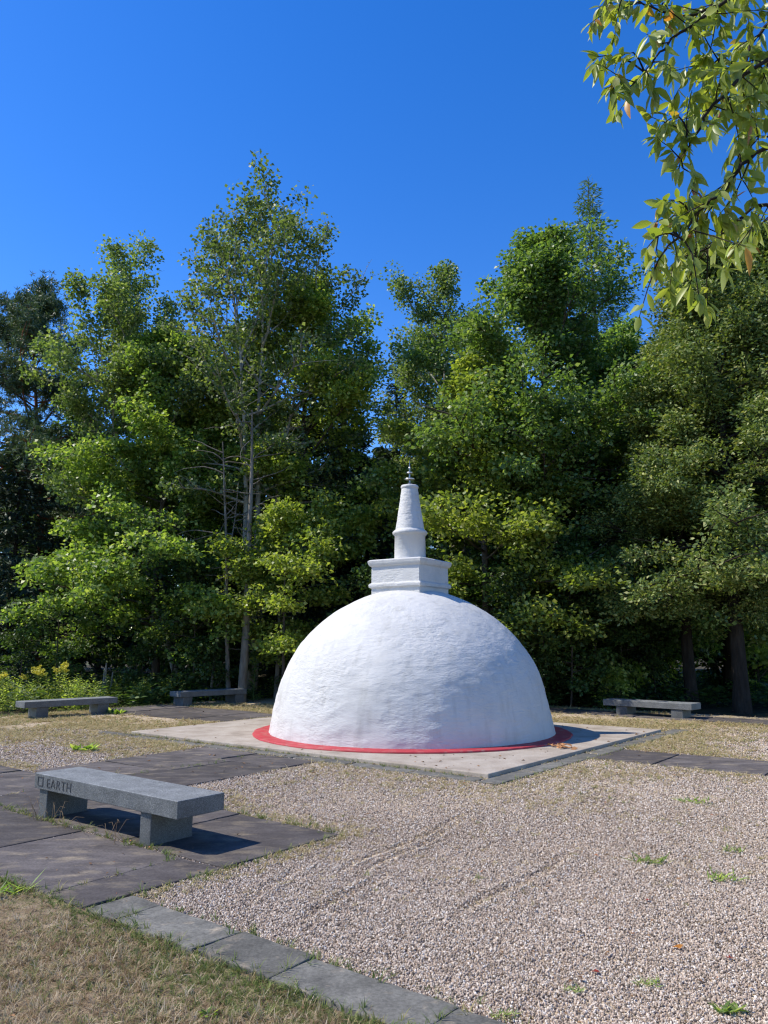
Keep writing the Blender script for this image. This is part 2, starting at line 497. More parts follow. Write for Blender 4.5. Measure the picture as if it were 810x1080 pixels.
# ---------------------------------------------------------------- the ground
def sheet(name, u0, u1, v0, v1, step, z, amp, mat, sc=0.9, edge=0.0):
    nu, nv = max(2, int((u1 - u0) / step) + 1), max(2, int((v1 - v0) / step) + 1)
    uu, vv = np.meshgrid(np.linspace(u0, u1, nu), np.linspace(v0, v1, nv), indexing='ij')
    X, Y = uu * UX + vv * VX, uu * UY + vv * VY
    Z = np.full(X.shape, z)
    if amp:
        fl = [mnoise.noise((a * sc, b * sc, 0.3)) + 0.5 * mnoise.noise((a * sc * 2.7, b * sc * 2.7, 7.1)) for a, b in zip(X.ravel(), Y.ravel())]
        Z = Z + amp * np.array(fl).reshape(X.shape)
    V = np.stack([X, Y, Z], -1).reshape(-1, 3)
    i = np.arange(nu - 1)[:, None] * nv
    j = np.arange(nv - 1)[None, :]
    F = np.stack([i + j, i + nv + j, i + nv + j + 1, i + j + 1], -1).reshape(-1, 4)
    o = link(name, quads_mesh(name, V, F, True), mat)
    return tag(o, kind='structure')


gm = MB()
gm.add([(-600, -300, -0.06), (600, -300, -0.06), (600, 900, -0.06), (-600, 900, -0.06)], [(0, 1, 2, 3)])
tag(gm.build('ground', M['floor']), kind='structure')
gravel = sheet('gravel', -6.0, 17.4, 3.0, 18.6, 0.09, 0.0, 0.010, M['gravel_bed'])
lawn = sheet('lawn', -8.0, 17.4, -8.0, 2.86, 0.12, 0.004, 0.02, M['soil'])


def slabs(name, cells, mat, ztop, gap=0.012, seed=1, thick=0.05):
    """flagstones: each cell (u0,u1,v0,v1) one slab with softened edges"""
    rng = random.Random(seed)
    bm = bmesh.new()
    for (u0, u1, v0, v1) in cells:
        cx, cy_, _ = W((u0 + u1) / 2, (v0 + v1) / 2)
        bevel_box(bm, cx, cy_, ztop - thick / 2 + rng.uniform(-.005, .005), (u1 - u0) - gap, (v1 - v0) - gap, thick, 0.008, 2,
                  rot=math.atan2(UY, UX), jitter=0.016, rng=rng)
    bmesh.ops.subdivide_edges(bm, edges=[e for e in bm.edges if e.calc_length() > 0.25], cuts=9, use_grid_fill=True)
    for v in bm.verts:
        n3 = mnoise.noise_vector((v.co.x * 7, v.co.y * 7, 1.7))
        v.co += Vector((n3[0] * .009, n3[1] * .009, n3[2] * .003))
    # u along local x, v along local -y: mirrored cells stay rectangles, so no matter
    return tag(bm_obj(name, bm, mat), kind='structure')


apron = []
for (u0, u1) in ((4.50, 4.95), (4.95, 6.30), (6.30, 7.75), (7.75, 9.05), (9.05, 10.4), (10.4, 12.0), (12.0, 13.6)):
    apron.append((u0, u1, 2.78, 3.86))
for (u0, u1) in ((4.50, 5.75), (5.75, 7.1), (7.1, 8.4), (8.4, 9.8), (9.8, 11.4), (11.4, 13.2)):
    apron.append((u0, u1, 3.88, 5.12))
slabs('slate_path', apron, M['slate'], 0.024, seed=3)
slabs('slate_path', [(7.35, 8.5, 5.14, 6.3), (8.5, 9.7, 5.14, 6.2), (7.35, 8.35, 6.3, 7.25), (8.35, 9.7, 6.2, 7.3), (7.4, 8.6, 7.25, 7.95), (8.6, 9.75, 7.3, 7.95)], M['slate'], 0.022, seed=4)
curb, u = [], 4.47
for w in (0.30, 0.72, 0.56, 0.86, 0.8, 0.7, 0.85, 0.75, 0.8, 0.9, 0.8):
    curb.append((u - w, u, 2.78, 3.11)); u -= w
slabs('slate_kerb', curb, M['slate_grey'], 0.026, seed=6, thick=0.06)
slabs('slate_path', [(3.78, 4.66, 10.5, 11.7), (2.4, 3.76, 10.55, 11.75), (1.0, 2.38, 10.5, 11.7), (-0.4, 0.98, 10.5, 11.7), (-1.8, -0.42, 10.5, 11.7)], M['slate'], 0.022, seed=7)
slabs('slate_path', [(12.45, 13.6, 10.6, 11.7), (12.45, 13.6, 11.7, 12.5), (13.6, 14.9, 10.5, 11.5), (13.6, 14.9, 11.5, 12.6), (14.9, 16.1, 10.5, 12.6), (16.1, 17.3, 10.6, 12.6)], M['slate'], 0.022, seed=8)
slabs('slate_path', [(a, a + 1.38, 16.9, 17.9) for a in np.arange(-2.0, 13.5, 1.4)], M['slate'], 0.022, seed=9)
strip = [(4.62, 4.9, a, a + 0.98) for a in np.arange(7.95, 14.2, 1.0)] + [(a, a + 0.98, 7.97, 8.24) for a in np.arange(4.92, 12.2, 1.0)]
slabs('slate_kerb', strip, M['slate_grey'], 0.020, seed=10)
bm = bmesh.new()
cx, cy_, _ = W((4.92 + 12.17) / 2, (8.26 + 14.31) / 2)
bevel_box(bm, cx, cy_, 0.0, 12.17 - 4.92, 14.31 - 8.26, 0.13, 0.012, 2, rot=math.atan2(UY, UX))
tag(bm_obj('concrete_pad', bm, M['concrete']), kind='structure')
PADZ = 0.065

# ---------------------------------------------------------------- the stupa
SX, SY = 0.475, 13.93
stupa = tag(empty('stupa', (SX, SY, PADZ)), 'white plastered dome with square block, tapering spire and red painted ring at its foot', 'stupa')


def lathe(prof, k, wob=0.0, wsc=1.2, seed=0.0):
    V = []
    for (r, z) in prof:
        for a in range(k):
            t = 2 * math.pi * a / k
            rr = r
            if wob and r > 0.02:
                p = (math.cos(t) * r * wsc, math.sin(t) * r * wsc, z * wsc + seed)
                rr += wob * (mnoise.noise(p) + 0.5 * mnoise.noise((p[0] * 2.6, p[1] * 2.6, p[2] * 4.5)) + 0.22 * mnoise.noise((p[0] * 7, p[1] * 7, p[2] * 12)))
            V.append((rr * math.cos(t), rr * math.sin(t), z))
    F = []
    for i in range(len(prof) - 1):
        for a in range(k):
            b2 = (a + 1) % k
            F.append((i * k + a, i * k + b2, (i + 1) * k + b2, (i + 1) * k + a))
    b = MB()
    b.add(V, F)
    return b


RD, HD = 2.47, 2.50
pt = np.array([0, .15, .30, .405, .50, .58, .676, .76, .81, .864, .92, .965, .99, 1.0])
pw = np.array([1, .976, .943, .908, .862, .812, .732, .643, .578, .492, .382, .255, .135, 0.004])
ang = np.linspace(0, 1, 150)
# smooth resample by arc length
dens = np.linspace(0, 1, len(pt))
from_t = np.interp(ang, dens, pt)
ker = np.ones(15) / 15
prof = []
tt = np.sin(np.linspace(0, math.pi / 2, 150))
ww = np.interp(tt, pt, pw)
wp = np.concatenate([2 * ww[0] - ww[7:0:-1], ww, ww[-2:-9:-1]])
ws = np.convolve(wp, ker, 'valid')
ws[-1] = 0.004
for t, w in zip(tt, ws):
    prof.append((RD * w, HD * t))
lathe(prof, 300, wob=0.019, wsc=1.5).build('dome', M['plaster'], stupa, True)
rp = [(2.74, 0.002), (2.74, 0.022), (2.73, 0.028), (2.40, 0.028)]
lathe(rp, 220, wob=0.02, wsc=3).build('painted_ring', M['red'], stupa, True)


def square_lathe(prof, rz, parent, name, mat, bev=0.006):
    """square stack of mouldings: prof = [(half side, z)]"""
    bm = bmesh.new()
    rings = []
    for (h, z) in prof:
        ring = []
        for (sx, sy) in ((1, 1), (-1, 1), (-1, -1), (1, -1)):
            x, y = sx * h, sy * h
            ring.append(bm.verts.new((x * math.cos(rz) - y * math.sin(rz), x * math.sin(rz) + y * math.cos(rz), z)))
        rings.append(ring)
    for a, b in zip(rings, rings[1:]):
        for i in range(4):
            bm.faces.new((a[i], a[(i + 1) % 4], b[(i + 1) % 4], b[i]))
    bm.faces.new(rings[-1])
    bmesh.ops.bevel(bm, geom=[e for e in bm.edges], offset=bev, segments=2, affect='EDGES')
    bmesh.ops.subdivide_edges(bm, edges=[e for e in bm.edges if e.calc_length() > 0.2], cuts=8, use_grid_fill=True)
    for v in bm.verts:
        n3 = mnoise.noise_vector((v.co.x * 3, v.co.y * 3, v.co.z * 3))
        v.co += Vector(n3) * 0.007
    return bm_obj(name, bm, mat, parent)


HB = 0.505
square_lathe([(HB, 2.26), (HB, 2.495), (HB + .035, 2.51), (HB + .04, 2.555), (HB + .03, 2.575), (HB, 2.59), (HB - .002, 2.875), (HB + .025, 2.89), (HB + .045, 2.925), (HB + .055, 2.98), (HB + .02, 3.0)],
             R_(90 + 56), stupa, 'square_block', M['plaster'])
sp = [(0.282, 2.97), (0.285, 3.05), (0.279, 3.46), (0.30, 3.475), (0.318, 3.50), (0.318, 3.525), (0.295, 3.55), (0.262, 3.575)]
nst = 15
for i in range(nst):
    f0 = i / nst
    r0 = 0.258 - (0.258 - 0.148) * f0
    z0 = 3.58 + (4.33 - 3.58) * f0
    dz = (4.33 - 3.58) / nst
    sp += [(r0, z0 + dz * .12), (r0 - .001, z0 + dz * .72), (r0 - .005, z0 + dz * .92)]
sp += [(0.147, 4.335), (0.160, 4.345), (0.163, 4.375), (0.150, 4.40), (0.06, 4.408), (0.01, 4.409)]
lathe(sp, 48, wob=0.006, wsc=4, seed=5).build('spire', M['plaster'], stupa, True)
fb = MB()
fb.tube([(0, 0, 4.39), (0, 0, 4.62), (0, 0, 4.87)], [0.016, 0.014, 0.006], 8)
fin = fb.build('finial', M['iron'], stupa, True)
for zz, rr_, mt in ((4.435, 0.04, 'iron'), (4.52, 0.100, 'silver'), (4.64, 0.058, 'silver'), (4.73, 0.022, 'silver')):
    lathe([(0.012, zz - .004), (rr_ * .8, zz - .012), (rr_, zz), (rr_ * .8, zz + .014), (0.012, zz + .022)], 20).build('disc', M[mt], fin, True)

# ---------------------------------------------------------------- benches
def make_bench(loc, rz, Ls, D, H, th, leg_off, leg_w, seed):
    """local x along the bench; leg_off = (left, right) overhang"""
    rng = random.Random(seed)
    root = empty('bench', loc, rz)
    bm = bmesh.new()
    bevel_box(bm, 0, 0, H - th / 2, Ls, D, th, 0.006, 2)
    bmesh.ops.subdivide_edges(bm, edges=[e for e in bm.edges if e.calc_length() > 0.3], cuts=24, use_grid_fill=True)
    for v in bm.verts:
        n3 = mnoise.noise_vector((v.co.x * 9 + seed, v.co.y * 9, v.co.z * 9))
        if v.co.z < H - th * .1:
            v.co += Vector((n3[0], n3[1], n3[2])) * 0.003
    seat = bm_obj('seat', bm, M['granite'], root)
    seat.data.materials.append(M['granite_top'])          # top face paler: daylight and some wear put into its colour
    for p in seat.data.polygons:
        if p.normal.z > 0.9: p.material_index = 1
    for s, off in ((-1, leg_off[0]), (1, leg_off[1])):
        bm = bmesh.new()
        bevel_box(bm, s * (Ls / 2 - off - leg_w / 2), 0, (H - th) / 2 - .02, leg_w, D * 0.9, H - th + .036, 0.008, 2, jitter=0.004, rng=rng)
        bm_obj('leg', bm, M['granite_leg'], root)
    return root, seat


RU = math.atan2(-UY, -UX)            # bench local +x runs along -u (to the right when seen from the lawn)
nb, seat = make_bench(W(6.12, 4.10, 0.02), RU, 2.14, 0.46, 0.385, 0.135, (0.06, 0.36), 0.14, 1)
tag(nb, 'near grey granite bench carved EARTH, on dark slate paving at left', 'bench', 'granite benches round the stupa')


def lettering(parent, text, x, z, y, size):
    cu = bpy.data.curves.new('inscription', 'FONT')
    cu.body = text
    cu.size = size
    cu.extrude = 0.0012
    cu.offset = -0.0022
    cu.space_character = 1.12
    tmp = bpy.data.objects.new('inscription', cu)
    COL.objects.link(tmp)
    dg = bpy.context.evaluated_depsgraph_get()
    me = bpy.data.meshes.new_from_object(tmp.evaluated_get(dg))
    bpy.data.objects.remove(tmp)
    o = link('inscription', me, M['ink'], parent)
    me.materials.clear(); me.materials.append(M['ink'])
    o.location = (x, y, z)
    o.rotation_euler = (math.pi / 2, 0, 0)
    return o


FY = -0.46 / 2 - 0.0025
ins = lettering(seat, 'EARTH', -0.855, 0.277, FY, 0.118)
ins.scale = (1.08, 1, 1)
# the square sign carved before the word
bm = bmesh.new()
for (x0, z0, sx, sz) in ((-1.005, 0.319, 0.009, 0.084), (-0.921, 0.319, 0.009, 0.084), (-0.963, 0.3565, 0.075, 0.009), (-0.963, 0.2815, 0.075, 0.009)):
    bevel_box(bm, x0, FY, z0, sx, 0.0024, sz, 0.0)
bm_obj('carved_square', bm, M['ink'], seat)

RV = math.atan2(VY, VX)
def far_bench(px_a, px_b, H, D, along, label, seed, extra=0.28, back=0.15):
    a, b = np.array(ground_px(*px_a)), np.array(ground_px(*px_b))
    mid = (a + b) / 2
    L_ = np.linalg.norm(b - a) + 2 * extra
    rz = math.atan2(b[1] - a[1], b[0] - a[0])
    nrm = np.array([-(b - a)[1], (b - a)[0], 0]); nrm /= np.linalg.norm(nrm)
    loc = mid + nrm * (D * .45)
    r_, s_ = make_bench((loc[0], loc[1], 0.01), rz, L_, D, H, 0.13, (extra, extra * .7), 0.26, seed)
    tag(r_, label, 'bench', 'granite benches round the stupa')
    return r_


far_bench((38, 758), (111, 753.0), 0.35, 0.5, 'v', 'far left grey granite bench in front of the yellow goldenrod', 11, 0.27)
far_bench((193, 745.5), (256, 741.5), 0.36, 0.55, 'v', 'far grey granite bench in front of the bare grey trunk, just left of the dome', 12, 0.1)
far_bench((650, 754), (716, 758.5), 0.32, 0.5, 'u', 'far grey granite bench in the shade of the cedars, right of the dome', 13, 0.3)

# ---------------------------------------------------------------- trees
def rand_unit(rng, n):
    a = rng.normal(size=(n, 3))
    return a / np.linalg.norm(a, axis=1, keepdims=True)


def walk(rng, start, d, L_, n, wob, lift=0.0):
    P = [np.array(start, float)]
    d = np.array(d, float); d /= np.linalg.norm(d)
    for i in range(n):
        d = d + rng.normal(size=3) * wob + np.array([0, 0, lift])
        d /= np.linalg.norm(d)
        P.append(P[-1] + d * L_ / n)
    return np.array(P)


def lerp_poly(P, t):
    s = t * (len(P) - 1)
    i = min(int(s), len(P) - 2)
    return P[i] + (P[i + 1] - P[i]) * (s - i)


def cluster_leaves(mb, rng, C, n, sig, flat, L_, W_, up=1.0, droop=0.35, fold=0.2):
    """C (m,3) cluster centres; n leaves in all"""
    m = len(C)
    w = rng.uniform(0.3, 1.5, m) ** 1.3
    idx = rng.choice(m, size=n, p=w / w.sum())
    off = rng.normal(size=(n, 3))
    off /= np.maximum(1, np.linalg.norm(off, axis=1, keepdims=True) / 1.9)
    sg = sig * rng.uniform(0.7, 1.3, m)
    off = off * np.array([1, 1, flat]) * sg[idx][:, None]
    r = np.linalg.norm(off[:, :2], axis=1)
    off[:, 2] -= droop * r * r / max(sig, .01) * 0.5
    pos = C[idx] + off
    d = np.stack([off[:, 0], off[:, 1], np.full(n, -0.25 * sig)], 1) + rng.normal(size=(n, 3)) * sig * 0.7
    nrm = np.array([0, 0, up]) + rng.normal(size=(n, 3)) * 0.55
    sz = rng.uniform(0.65, 1.25, n)
    mb.leaves(pos, d, nrm, L_ * sz, W_ * sz, fold)


def broadleaf(seed, H, R, cb, n_prim, n_leaf, leafL, leafW, trunk_r, prof, elev=(5, 65), lean=(0, 0), sig=0.42, flat=0.38, keep=0.88, stems=1, wob=0.05, up=1.0, n_sec=6, wood_end=0.95):
    rng = np.random.default_rng(seed)
    wood, lf, C = MB(), MB(), []
    for s in range(stems):
        a0 = rng.uniform(0, 6.28)
        ln = np.array([lean[0], lean[1]]) + (np.array([math.cos(a0), math.sin(a0)]) * 0.12 if s > 0 else 0)
        Hs = H * (1.0 if s == 0 else rng.uniform(.75, .95))
        T = walk(rng, (0, 0, -0.15), (ln[0], ln[1], 1), Hs * wood_end, 14, wob * .5, 0.04)
        T[:, :2] += np.linspace(0, 1, 15)[:, None] * (np.array(ln) * Hs - T[-1, :2])
        T[:, 2] *= Hs * wood_end / T[-1, 2]
        rad = trunk_r / stems ** .4 * (1 - np.linspace(0, 1, 15) ** 1.1 * .93)
        rad[0] *= 1.35
        wood.tube(T, rad, 9)
        npn = n_prim // stems
        for i in range(npn):
            f = (i + rng.uniform(0, 1)) / npn
            t = cb + (0.985 - cb) * f
            az = i * 2.399 + rng.normal() * .5 + s
            e = R_(elev[0] + (elev[1] - elev[0]) * f ** 1.3 + rng.normal() * 8)
            Lb = R * prof(f) * rng.uniform(.72, 1.15) * (1 + .42 * mnoise.noise((math.cos(az) * 1.3 + seed, math.sin(az) * 1.3, f * 4.5)))
            st = lerp_poly(T, t)
            d = (math.cos(az) * math.cos(e), math.sin(az) * math.cos(e), math.sin(e))
            B = walk(rng, st, d, Lb, 6, 0.12, -0.02 + 0.05 * f)
            r0 = max(0.014, trunk_r * .36 * (1 - .7 * f) * (Lb / R) ** .5)
            wood.tube(B, np.linspace(r0, r0 * .22, 7), 5)
            for k in range(n_sec + 3):
                q = 0.22 + 0.78 * (k + rng.uniform(0, 1)) / (n_sec + 3)
                p0 = lerp_poly(B, min(q, .999))
                bd = B[-1] - B[0]; bd /= np.linalg.norm(bd) + 1e-9
                side = np.cross(bd, (0, 0, 1)) * (1 if k % 2 else -1)
                dd = bd * .8 + side * rng.uniform(.3, 1.1) + rng.normal(size=3) * .3 + np.array([0, 0, .12])
                L2 = Lb * .36 * rng.uniform(.35, 1.55) * (1.15 - .5 * q)
                S = walk(rng, p0, dd, L2, 3, .18, 0.02)
                wood.tube(S, np.linspace(r0 * .38, r0 * .1, 4), 4)
                if rng.random() < keep + .12:
                    for w_ in np.arange(.35, 1.01, max(.12, .24 / max(L2, .1))):
                        C.append(lerp_poly(S, min(w_, .999)))
            if rng.random() < keep + .1:
                C += [B[-1], lerp_poly(B, .86), B[-1] + (B[-1] - B[-2]) * .5]
        C.append(T[-1])
    C = np.array(C)
    sig *= .62
    cluster_leaves(lf, rng, C, n_leaf, sig, flat, leafL, leafW, up)
    return wood, lf


def conifer(seed, H, R, cb, n_whorl, per, n_leaf, leafL, leafW, trunk_r, prof, droop=-0.03, e0=(-8, 35), lat=0.35, jitter=0.2, hang=0.3, esd=7):
    rng = np.random.default_rng(seed)
    wood, lf = MB(), MB()
    T = walk(rng, (0, 0, -0.15), (0, 0, 1), H, 12, .015)
    T[:, :2] -= np.linspace(0, 1, 13)[:, None] * T[-1, :2]
    wood.tube(T, trunk_r * (1 - np.linspace(0, 1, 13) * .95), 8)
    pos, dr = [], []
    br = []
    for i in range(n_whorl):
        f = (i + rng.uniform(-.2, .2) + .3) / n_whorl
        f = min(max(f, 0), .99)
        t = cb + (1 - cb) * f
        for k in range(per):
            az = i * 1.1 + k * 2 * math.pi / per + rng.normal() * .3
            e = R_(e0[0] + (e0[1] - e0[0]) * f + rng.normal() * esd)
            Lb = R * prof(f) * rng.uniform(1 - jitter * 1.6, 1 + jitter)
            if Lb < .1: continue
            st = lerp_poly(T, min(t + rng.uniform(-.01, .01), .998))
            B = walk(rng, st, (math.cos(az) * math.cos(e), math.sin(az) * math.cos(e), math.sin(e)), Lb, 5, .06, droop)
            wood.tube(B, np.linspace(max(.01, trunk_r * .16 * (1 - .6 * f)), .006, 6), 4)
            br.append((B, Lb))
    w = np.array([b[1] ** 1.35 for b in br])
    cnt = rng.multinomial(n_leaf, w / w.sum())
    for (B, Lb), c in zip(br, cnt):
        if not c: continue
        q = rng.uniform(.12, 1, c) ** .75
        s = q * 5
        ii = np.minimum(s.astype(int), 4)
        p = B[ii] + (B[ii + 1] - B[ii]) * (s - ii)[:, None]
        bd = (B[-1] - B[0]) / (Lb + 1e-9)
        sd = np.cross(bd, (0, 0, 1))
        sd /= np.linalg.norm(sd) + 1e-9
        lw = lat * Lb * (1.05 - q) * rng.uniform(-1, 1, c) + rng.normal(size=c) * .06
        p = p + sd[None] * lw[:, None] + np.array([0, 0, -1.0]) * (np.abs(lw) * .25 + rng.uniform(0, hang, c) * leafL)[:, None] + rng.normal(size=(c, 3)) * .05
        d = bd[None] * .8 + sd[None] * np.sign(lw)[:, None] * .8 + rng.normal(size=(c, 3)) * .45 + np.array([0, 0, -hang])
        pos.append(p); dr.append(d)
    pos, dr = np.concatenate(pos), np.concatenate(dr)
    n = len(pos)
    sz = rng.uniform(.6, 1.3, n)
    lf.leaves(pos, dr, np.array([0, 0, 1.0]) + rng.normal(size=(n, 3)) * .5, leafL * sz, leafW * sz, .15)
    return wood, lf


def pine(seed, H, R, cb, n_prim, n_tuft, per, trunk_r):
    rng = np.random.default_rng(seed)
    wood, lf = MB(), MB()
    T = walk(rng, (0, 0, -0.15), (0.05, 0, 1), H * .97, 12, .03, .02)
    T[:, :2] -= np.linspace(0, 1, 13)[:, None] * T[-1, :2]
    T[:, 0] -= np.linspace(0, 1, 13) ** 1.5 * .085 * H
    wood.tube(T, trunk_r * (1 - np.linspace(0, 1, 13) * .9), 8)
    C = []
    for i in range(n_prim):
        f = (i + rng.uniform(0, 1)) / n_prim
        t = cb + (.99 - cb) * f
        az = i * 2.399 + rng.normal() * .4
        Lb = R * (1.0 - .75 * f ** 1.5) * rng.uniform(.6, 1.15)
        e = R_(0 + 50 * f + rng.normal() * 10)
        B = walk(rng, lerp_poly(T, t), (math.cos(az) * math.cos(e), math.sin(az) * math.cos(e), math.sin(e)), Lb, 6, .12, .03)
        wood.tube(B, np.linspace(trunk_r * .28 * (1 - .6 * f), .012, 7), 5)
        for k in range(9):
            q = .3 + .7 * (k + rng.uniform(0, 1)) / 9
            p0 = lerp_poly(B, min(q, .999))
            dd = (B[-1] - B[0]) / Lb + rng.normal(size=3) * .7 + np.array([0, 0, .25])
            S = walk(rng, p0, dd, Lb * .28 * rng.uniform(.5, 1.1), 3, .15, .05)
            wood.tube(S, [.014, .011, .009, .006], 4)
            C += [S[1], S[2], S[3]]
    C = np.array(C)
    idx = rng.integers(0, len(C), n_tuft)
    cen = C[idx] + rng.normal(size=(n_tuft, 3)) * np.array([.22, .22, .13])
    cen = np.repeat(cen, per, 0)
    n = len(cen)
    d = rand_unit(rng, n) + np.array([0, 0, .35])
    lf.leaves(cen, d, rand_unit(rng, n), .17 * rng.uniform(.7, 1.2, n), .028, .1)
    return wood, lf


MESH = {}
def tree_kind(key, wood_lf, bark, leaf, name='tree'):
    wood, lf = wood_lf
    tm, lm = wood.mesh('trunk', True), lf.mesh('crown')
    tm.materials.append(M[bark]); lm.materials.append(M[leaf])
    MESH[key] = (tm, lm, name)


def plant_tree(key, loc, label, cat='tree', group=None, s=1.0, rz=0.0, sz=None, crown='crown'):
    tm, lm, name = MESH[key]
    r = empty(name, loc, rz)
    r.scale = (s, s, sz or s)
    link('trunk', tm, None, r)
    link(crown, lm, None, r)
    return tag(r, label, cat, group)


def gx(px, Y):
    """ground point straight below a pixel column at the distance Y"""
    p = at_px(px, 700, Y)
    return (p[0], Y, -0.05)


round_ = lambda f: math.sin(math.pi * min(1, .18 + .78 * f)) ** .7
ovate = lambda f: (1 - f) ** .6 * .95 + .12
wide_top = lambda f: .45 + .55 * math.sin(math.pi * min(1, .1 + .75 * f))
broad = lambda f: (1 - f ** 2.4) * .88 + .16
cone = lambda f: (1 - f) ** .85 + .02

tree_kind('aspen_tall', broadleaf(101, 15.6, 3.7, .42, 54, 26000, .12, .11, .19, wide_top, (28, 70), (.0, 0), .30, .8, .56, 3, .07, .3, 5), 'bark_pale', 'lf_aspen', 'aspen_tree')
tree_kind('aspen_left', broadleaf(102, 14.2, 3.3, .34, 48, 46000, .11, .10, .16, wide_top, (22, 65), (-.16, 0), .34, .75, .58, 2, .06, .3, 5), 'bark_pale', 'lf_aspen', 'aspen_tree')
tree_kind('aspen_mid', broadleaf(103, 16.6, 3.2, .36, 52, 48000, .11, .095, .17, round_, (28, 72), (0, 0), .34, .8, .66, 3, .05, .2, 5), 'bark_pale', 'lf_aspen', 'aspen_tree')
tree_kind('maple_low', broadleaf(104, 12.3, 3.9, .16, 58, 78000, .12, .11, .14, ovate, (-2, 60), (0, 0), .38, .58, .66, 1, .06, .8, 7), 'bark', 'lf_maple', 'maple_tree')
tree_kind('maple_tall', broadleaf(105, 14.2, 3.1, .25, 56, 64000, .12, .11, .17, round_, (5, 65), (0, 0), .38, .65, .66, 1, .06, .8, 6), 'bark', 'lf_lime', 'maple_tree')
tree_kind('maple_small', broadleaf(106, 5.2, 2.0, .35, 24, 14000, .11, .10, .06, round_, (0, 55), (0, 0), .36, .45, .8, 1, .07, .8, 5), 'bark', 'lf_lime', 'maple_sapling')
tree_kind('oak', broadleaf(107, 15.2, 4.7, .14, 84, 115000, .135, .095, .22, broad, (0, 68), (0, 0), .38, .65, .70, 1, .05, .6, 7), 'bark', 'lf_oak', 'oak_tree')
tree_kind('lime_mid', broadleaf(108, 9.8, 3.2, .17, 58, 64000, .12, .11, .14, broad, (-5, 60), (0, 0), .36, .6, .75, 1, .05, .8, 6), 'bark', 'lf_lime', 'maple_tree')
tree_kind('cedar', broadleaf(111, 13.2, 2.9, .27, 96, 110000, .11, .055, .21, lambda f: (1 - f) ** .6 * .92 + .10, (-4, 62), (0, 0), .30, .8, .6, 1, .03, .3, 7), 'bark_dark', 'lf_cedar', 'cedar_tree')
tree_kind('cedar_b', broadleaf(112, 12.4, 3.1, .27, 96, 110000, .11, .055, .19, lambda f: (1 - f) ** .55 * .9 + .10, (-6, 62), (0, 0), .30, .8, .6, 1, .03, .3, 7), 'bark_dark', 'lf_cedar', 'cedar_tree')
tree_kind('spruce', conifer(109, 16, 2.7, .08, 36, 6, 28000, .34, .085, .20, cone, -.03, (-12, 30), .38), 'bark_dark', 'lf_spruce', 'spruce_tree')
tree_kind('larch', conifer(110, 20.2, 2.6, .12, 44, 6, 26000, .26, .05, .2, lambda f: (1 - f) ** .7 + .02, -.03, (-5, 40), .42, .3, .5), 'bark', 'lf_larch', 'larch_tree')
tree_kind('pine', pine(113, 13.4, 4.1, .42, 38, 6800, 13, .17), 'bark_red', 'lf_pine', 'pine_tree')
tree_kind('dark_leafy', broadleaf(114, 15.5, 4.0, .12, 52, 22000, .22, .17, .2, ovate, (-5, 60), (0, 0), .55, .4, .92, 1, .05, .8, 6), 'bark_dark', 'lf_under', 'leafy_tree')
tree_kind('hemlock', conifer(115, 9.5, 3.2, .02, 30, 7, 22000, .24, .075, .15, lambda f: (1 - f) ** .6 + .03, -.05, (-8, 25), .45, .3, .6), 'bark_dark', 'lf_spruce', 'hemlock_tree')
tree_kind('sapling', broadleaf(116, 4.2, 1.15, .22, 18, 2600, .12, .10, .03, round_, (5, 55), (.02, 0), .30, .45, .8, 1, .06, 1, 4), 'bark', 'lf_under', 'sapling')
tree_kind('bush', broadleaf(117, 1.7, .8, .05, 16, 1800, .10, .075, .02, round_, (10, 60), (0, 0), .22, .6, .9, 2, .08, .8, 4), 'bark', 'lf_under', 'shrub')
tree_kind('limebush', broadleaf(118, 1.1, .5, .05, 12, 800, .10, .07, .015, round_, (10, 60), (0, 0), .16, .6, .9, 2, .08, .8, 4), 'bark', 'lf_lime', 'shrub')

GB = 'trees along the wood edge'
plant_tree('pine', gx(44, 28.5), 'dark blue-green pine with bare orange upper trunk at the left edge', group=GB, s=1.14)
plant_tree('aspen_tall', gx(266, 24), 'tallest airy aspen with thin sky-showing crown and pale trunk, left of the dome', group=GB)
plant_tree('aspen_left', gx(192, 26), 'pale limbed aspen leaning left of the tallest aspen', group=GB)
plant_tree('maple_low', gx(166, 24.4), 'broad bright green maple with low layered branches above the far left benches', group=GB)
plant_tree('maple_tall', gx(318, 24.8), 'lime green maple right of the tallest aspen, against the dark spruce', group=GB)
plant_tree('maple_small', gx(298, 21.5), 'small bright maple sapling just left of the dome', 'sapling', GB)
plant_tree('spruce', gx(366, 28), 'dark spruce behind the lime green maple left of the sky gap', group=GB, s=.76, rz=.4)
plant_tree('spruce', gx(418, 33), 'distant dark spruce standing at the foot of the sky gap', group=GB, s=.88, rz=1.4)
plant_tree('aspen_mid', gx(474, 28), 'greyish aspen with round top right of the sky gap', group=GB)
plant_tree('oak', gx(585, 23.5), 'big glossy green oak behind the right side of the dome', group=GB)
plant_tree('lime_mid', gx(512, 21.5), 'yellow-green maple directly behind the spire', group=GB)
plant_tree('larch', gx(645, 29), 'tall feathery larch top rising above the oak', group=GB, s=1.03)
plant_tree('cedar', gx(727, 20.5), 'olive cedar with left trunk of the row behind the right bench', group=GB, s=.8)
plant_tree('cedar_b', gx(779, 19.0), 'olive cedar with thick dark leaning trunk at right behind the bench', group=GB, rz=1.3, s=1.0)
plant_tree('cedar', gx(770, 24.5), 'olive cedar crown standing deeper between the two front cedars', group=GB, rz=2.5, s=1.1)
plant_tree('cedar_b', gx(850, 20.5), 'olive cedar cut off by the right edge of the photo', group=GB, rz=3.5, s=1.12)
plant_tree('hemlock', gx(4, 27.5), 'dark low hemlock under the pine at the left edge', group=GB)
plant_tree('dark_leafy', gx(66, 32), 'shadowed leafy tree between the pine and the aspens', group=GB, s=.78)
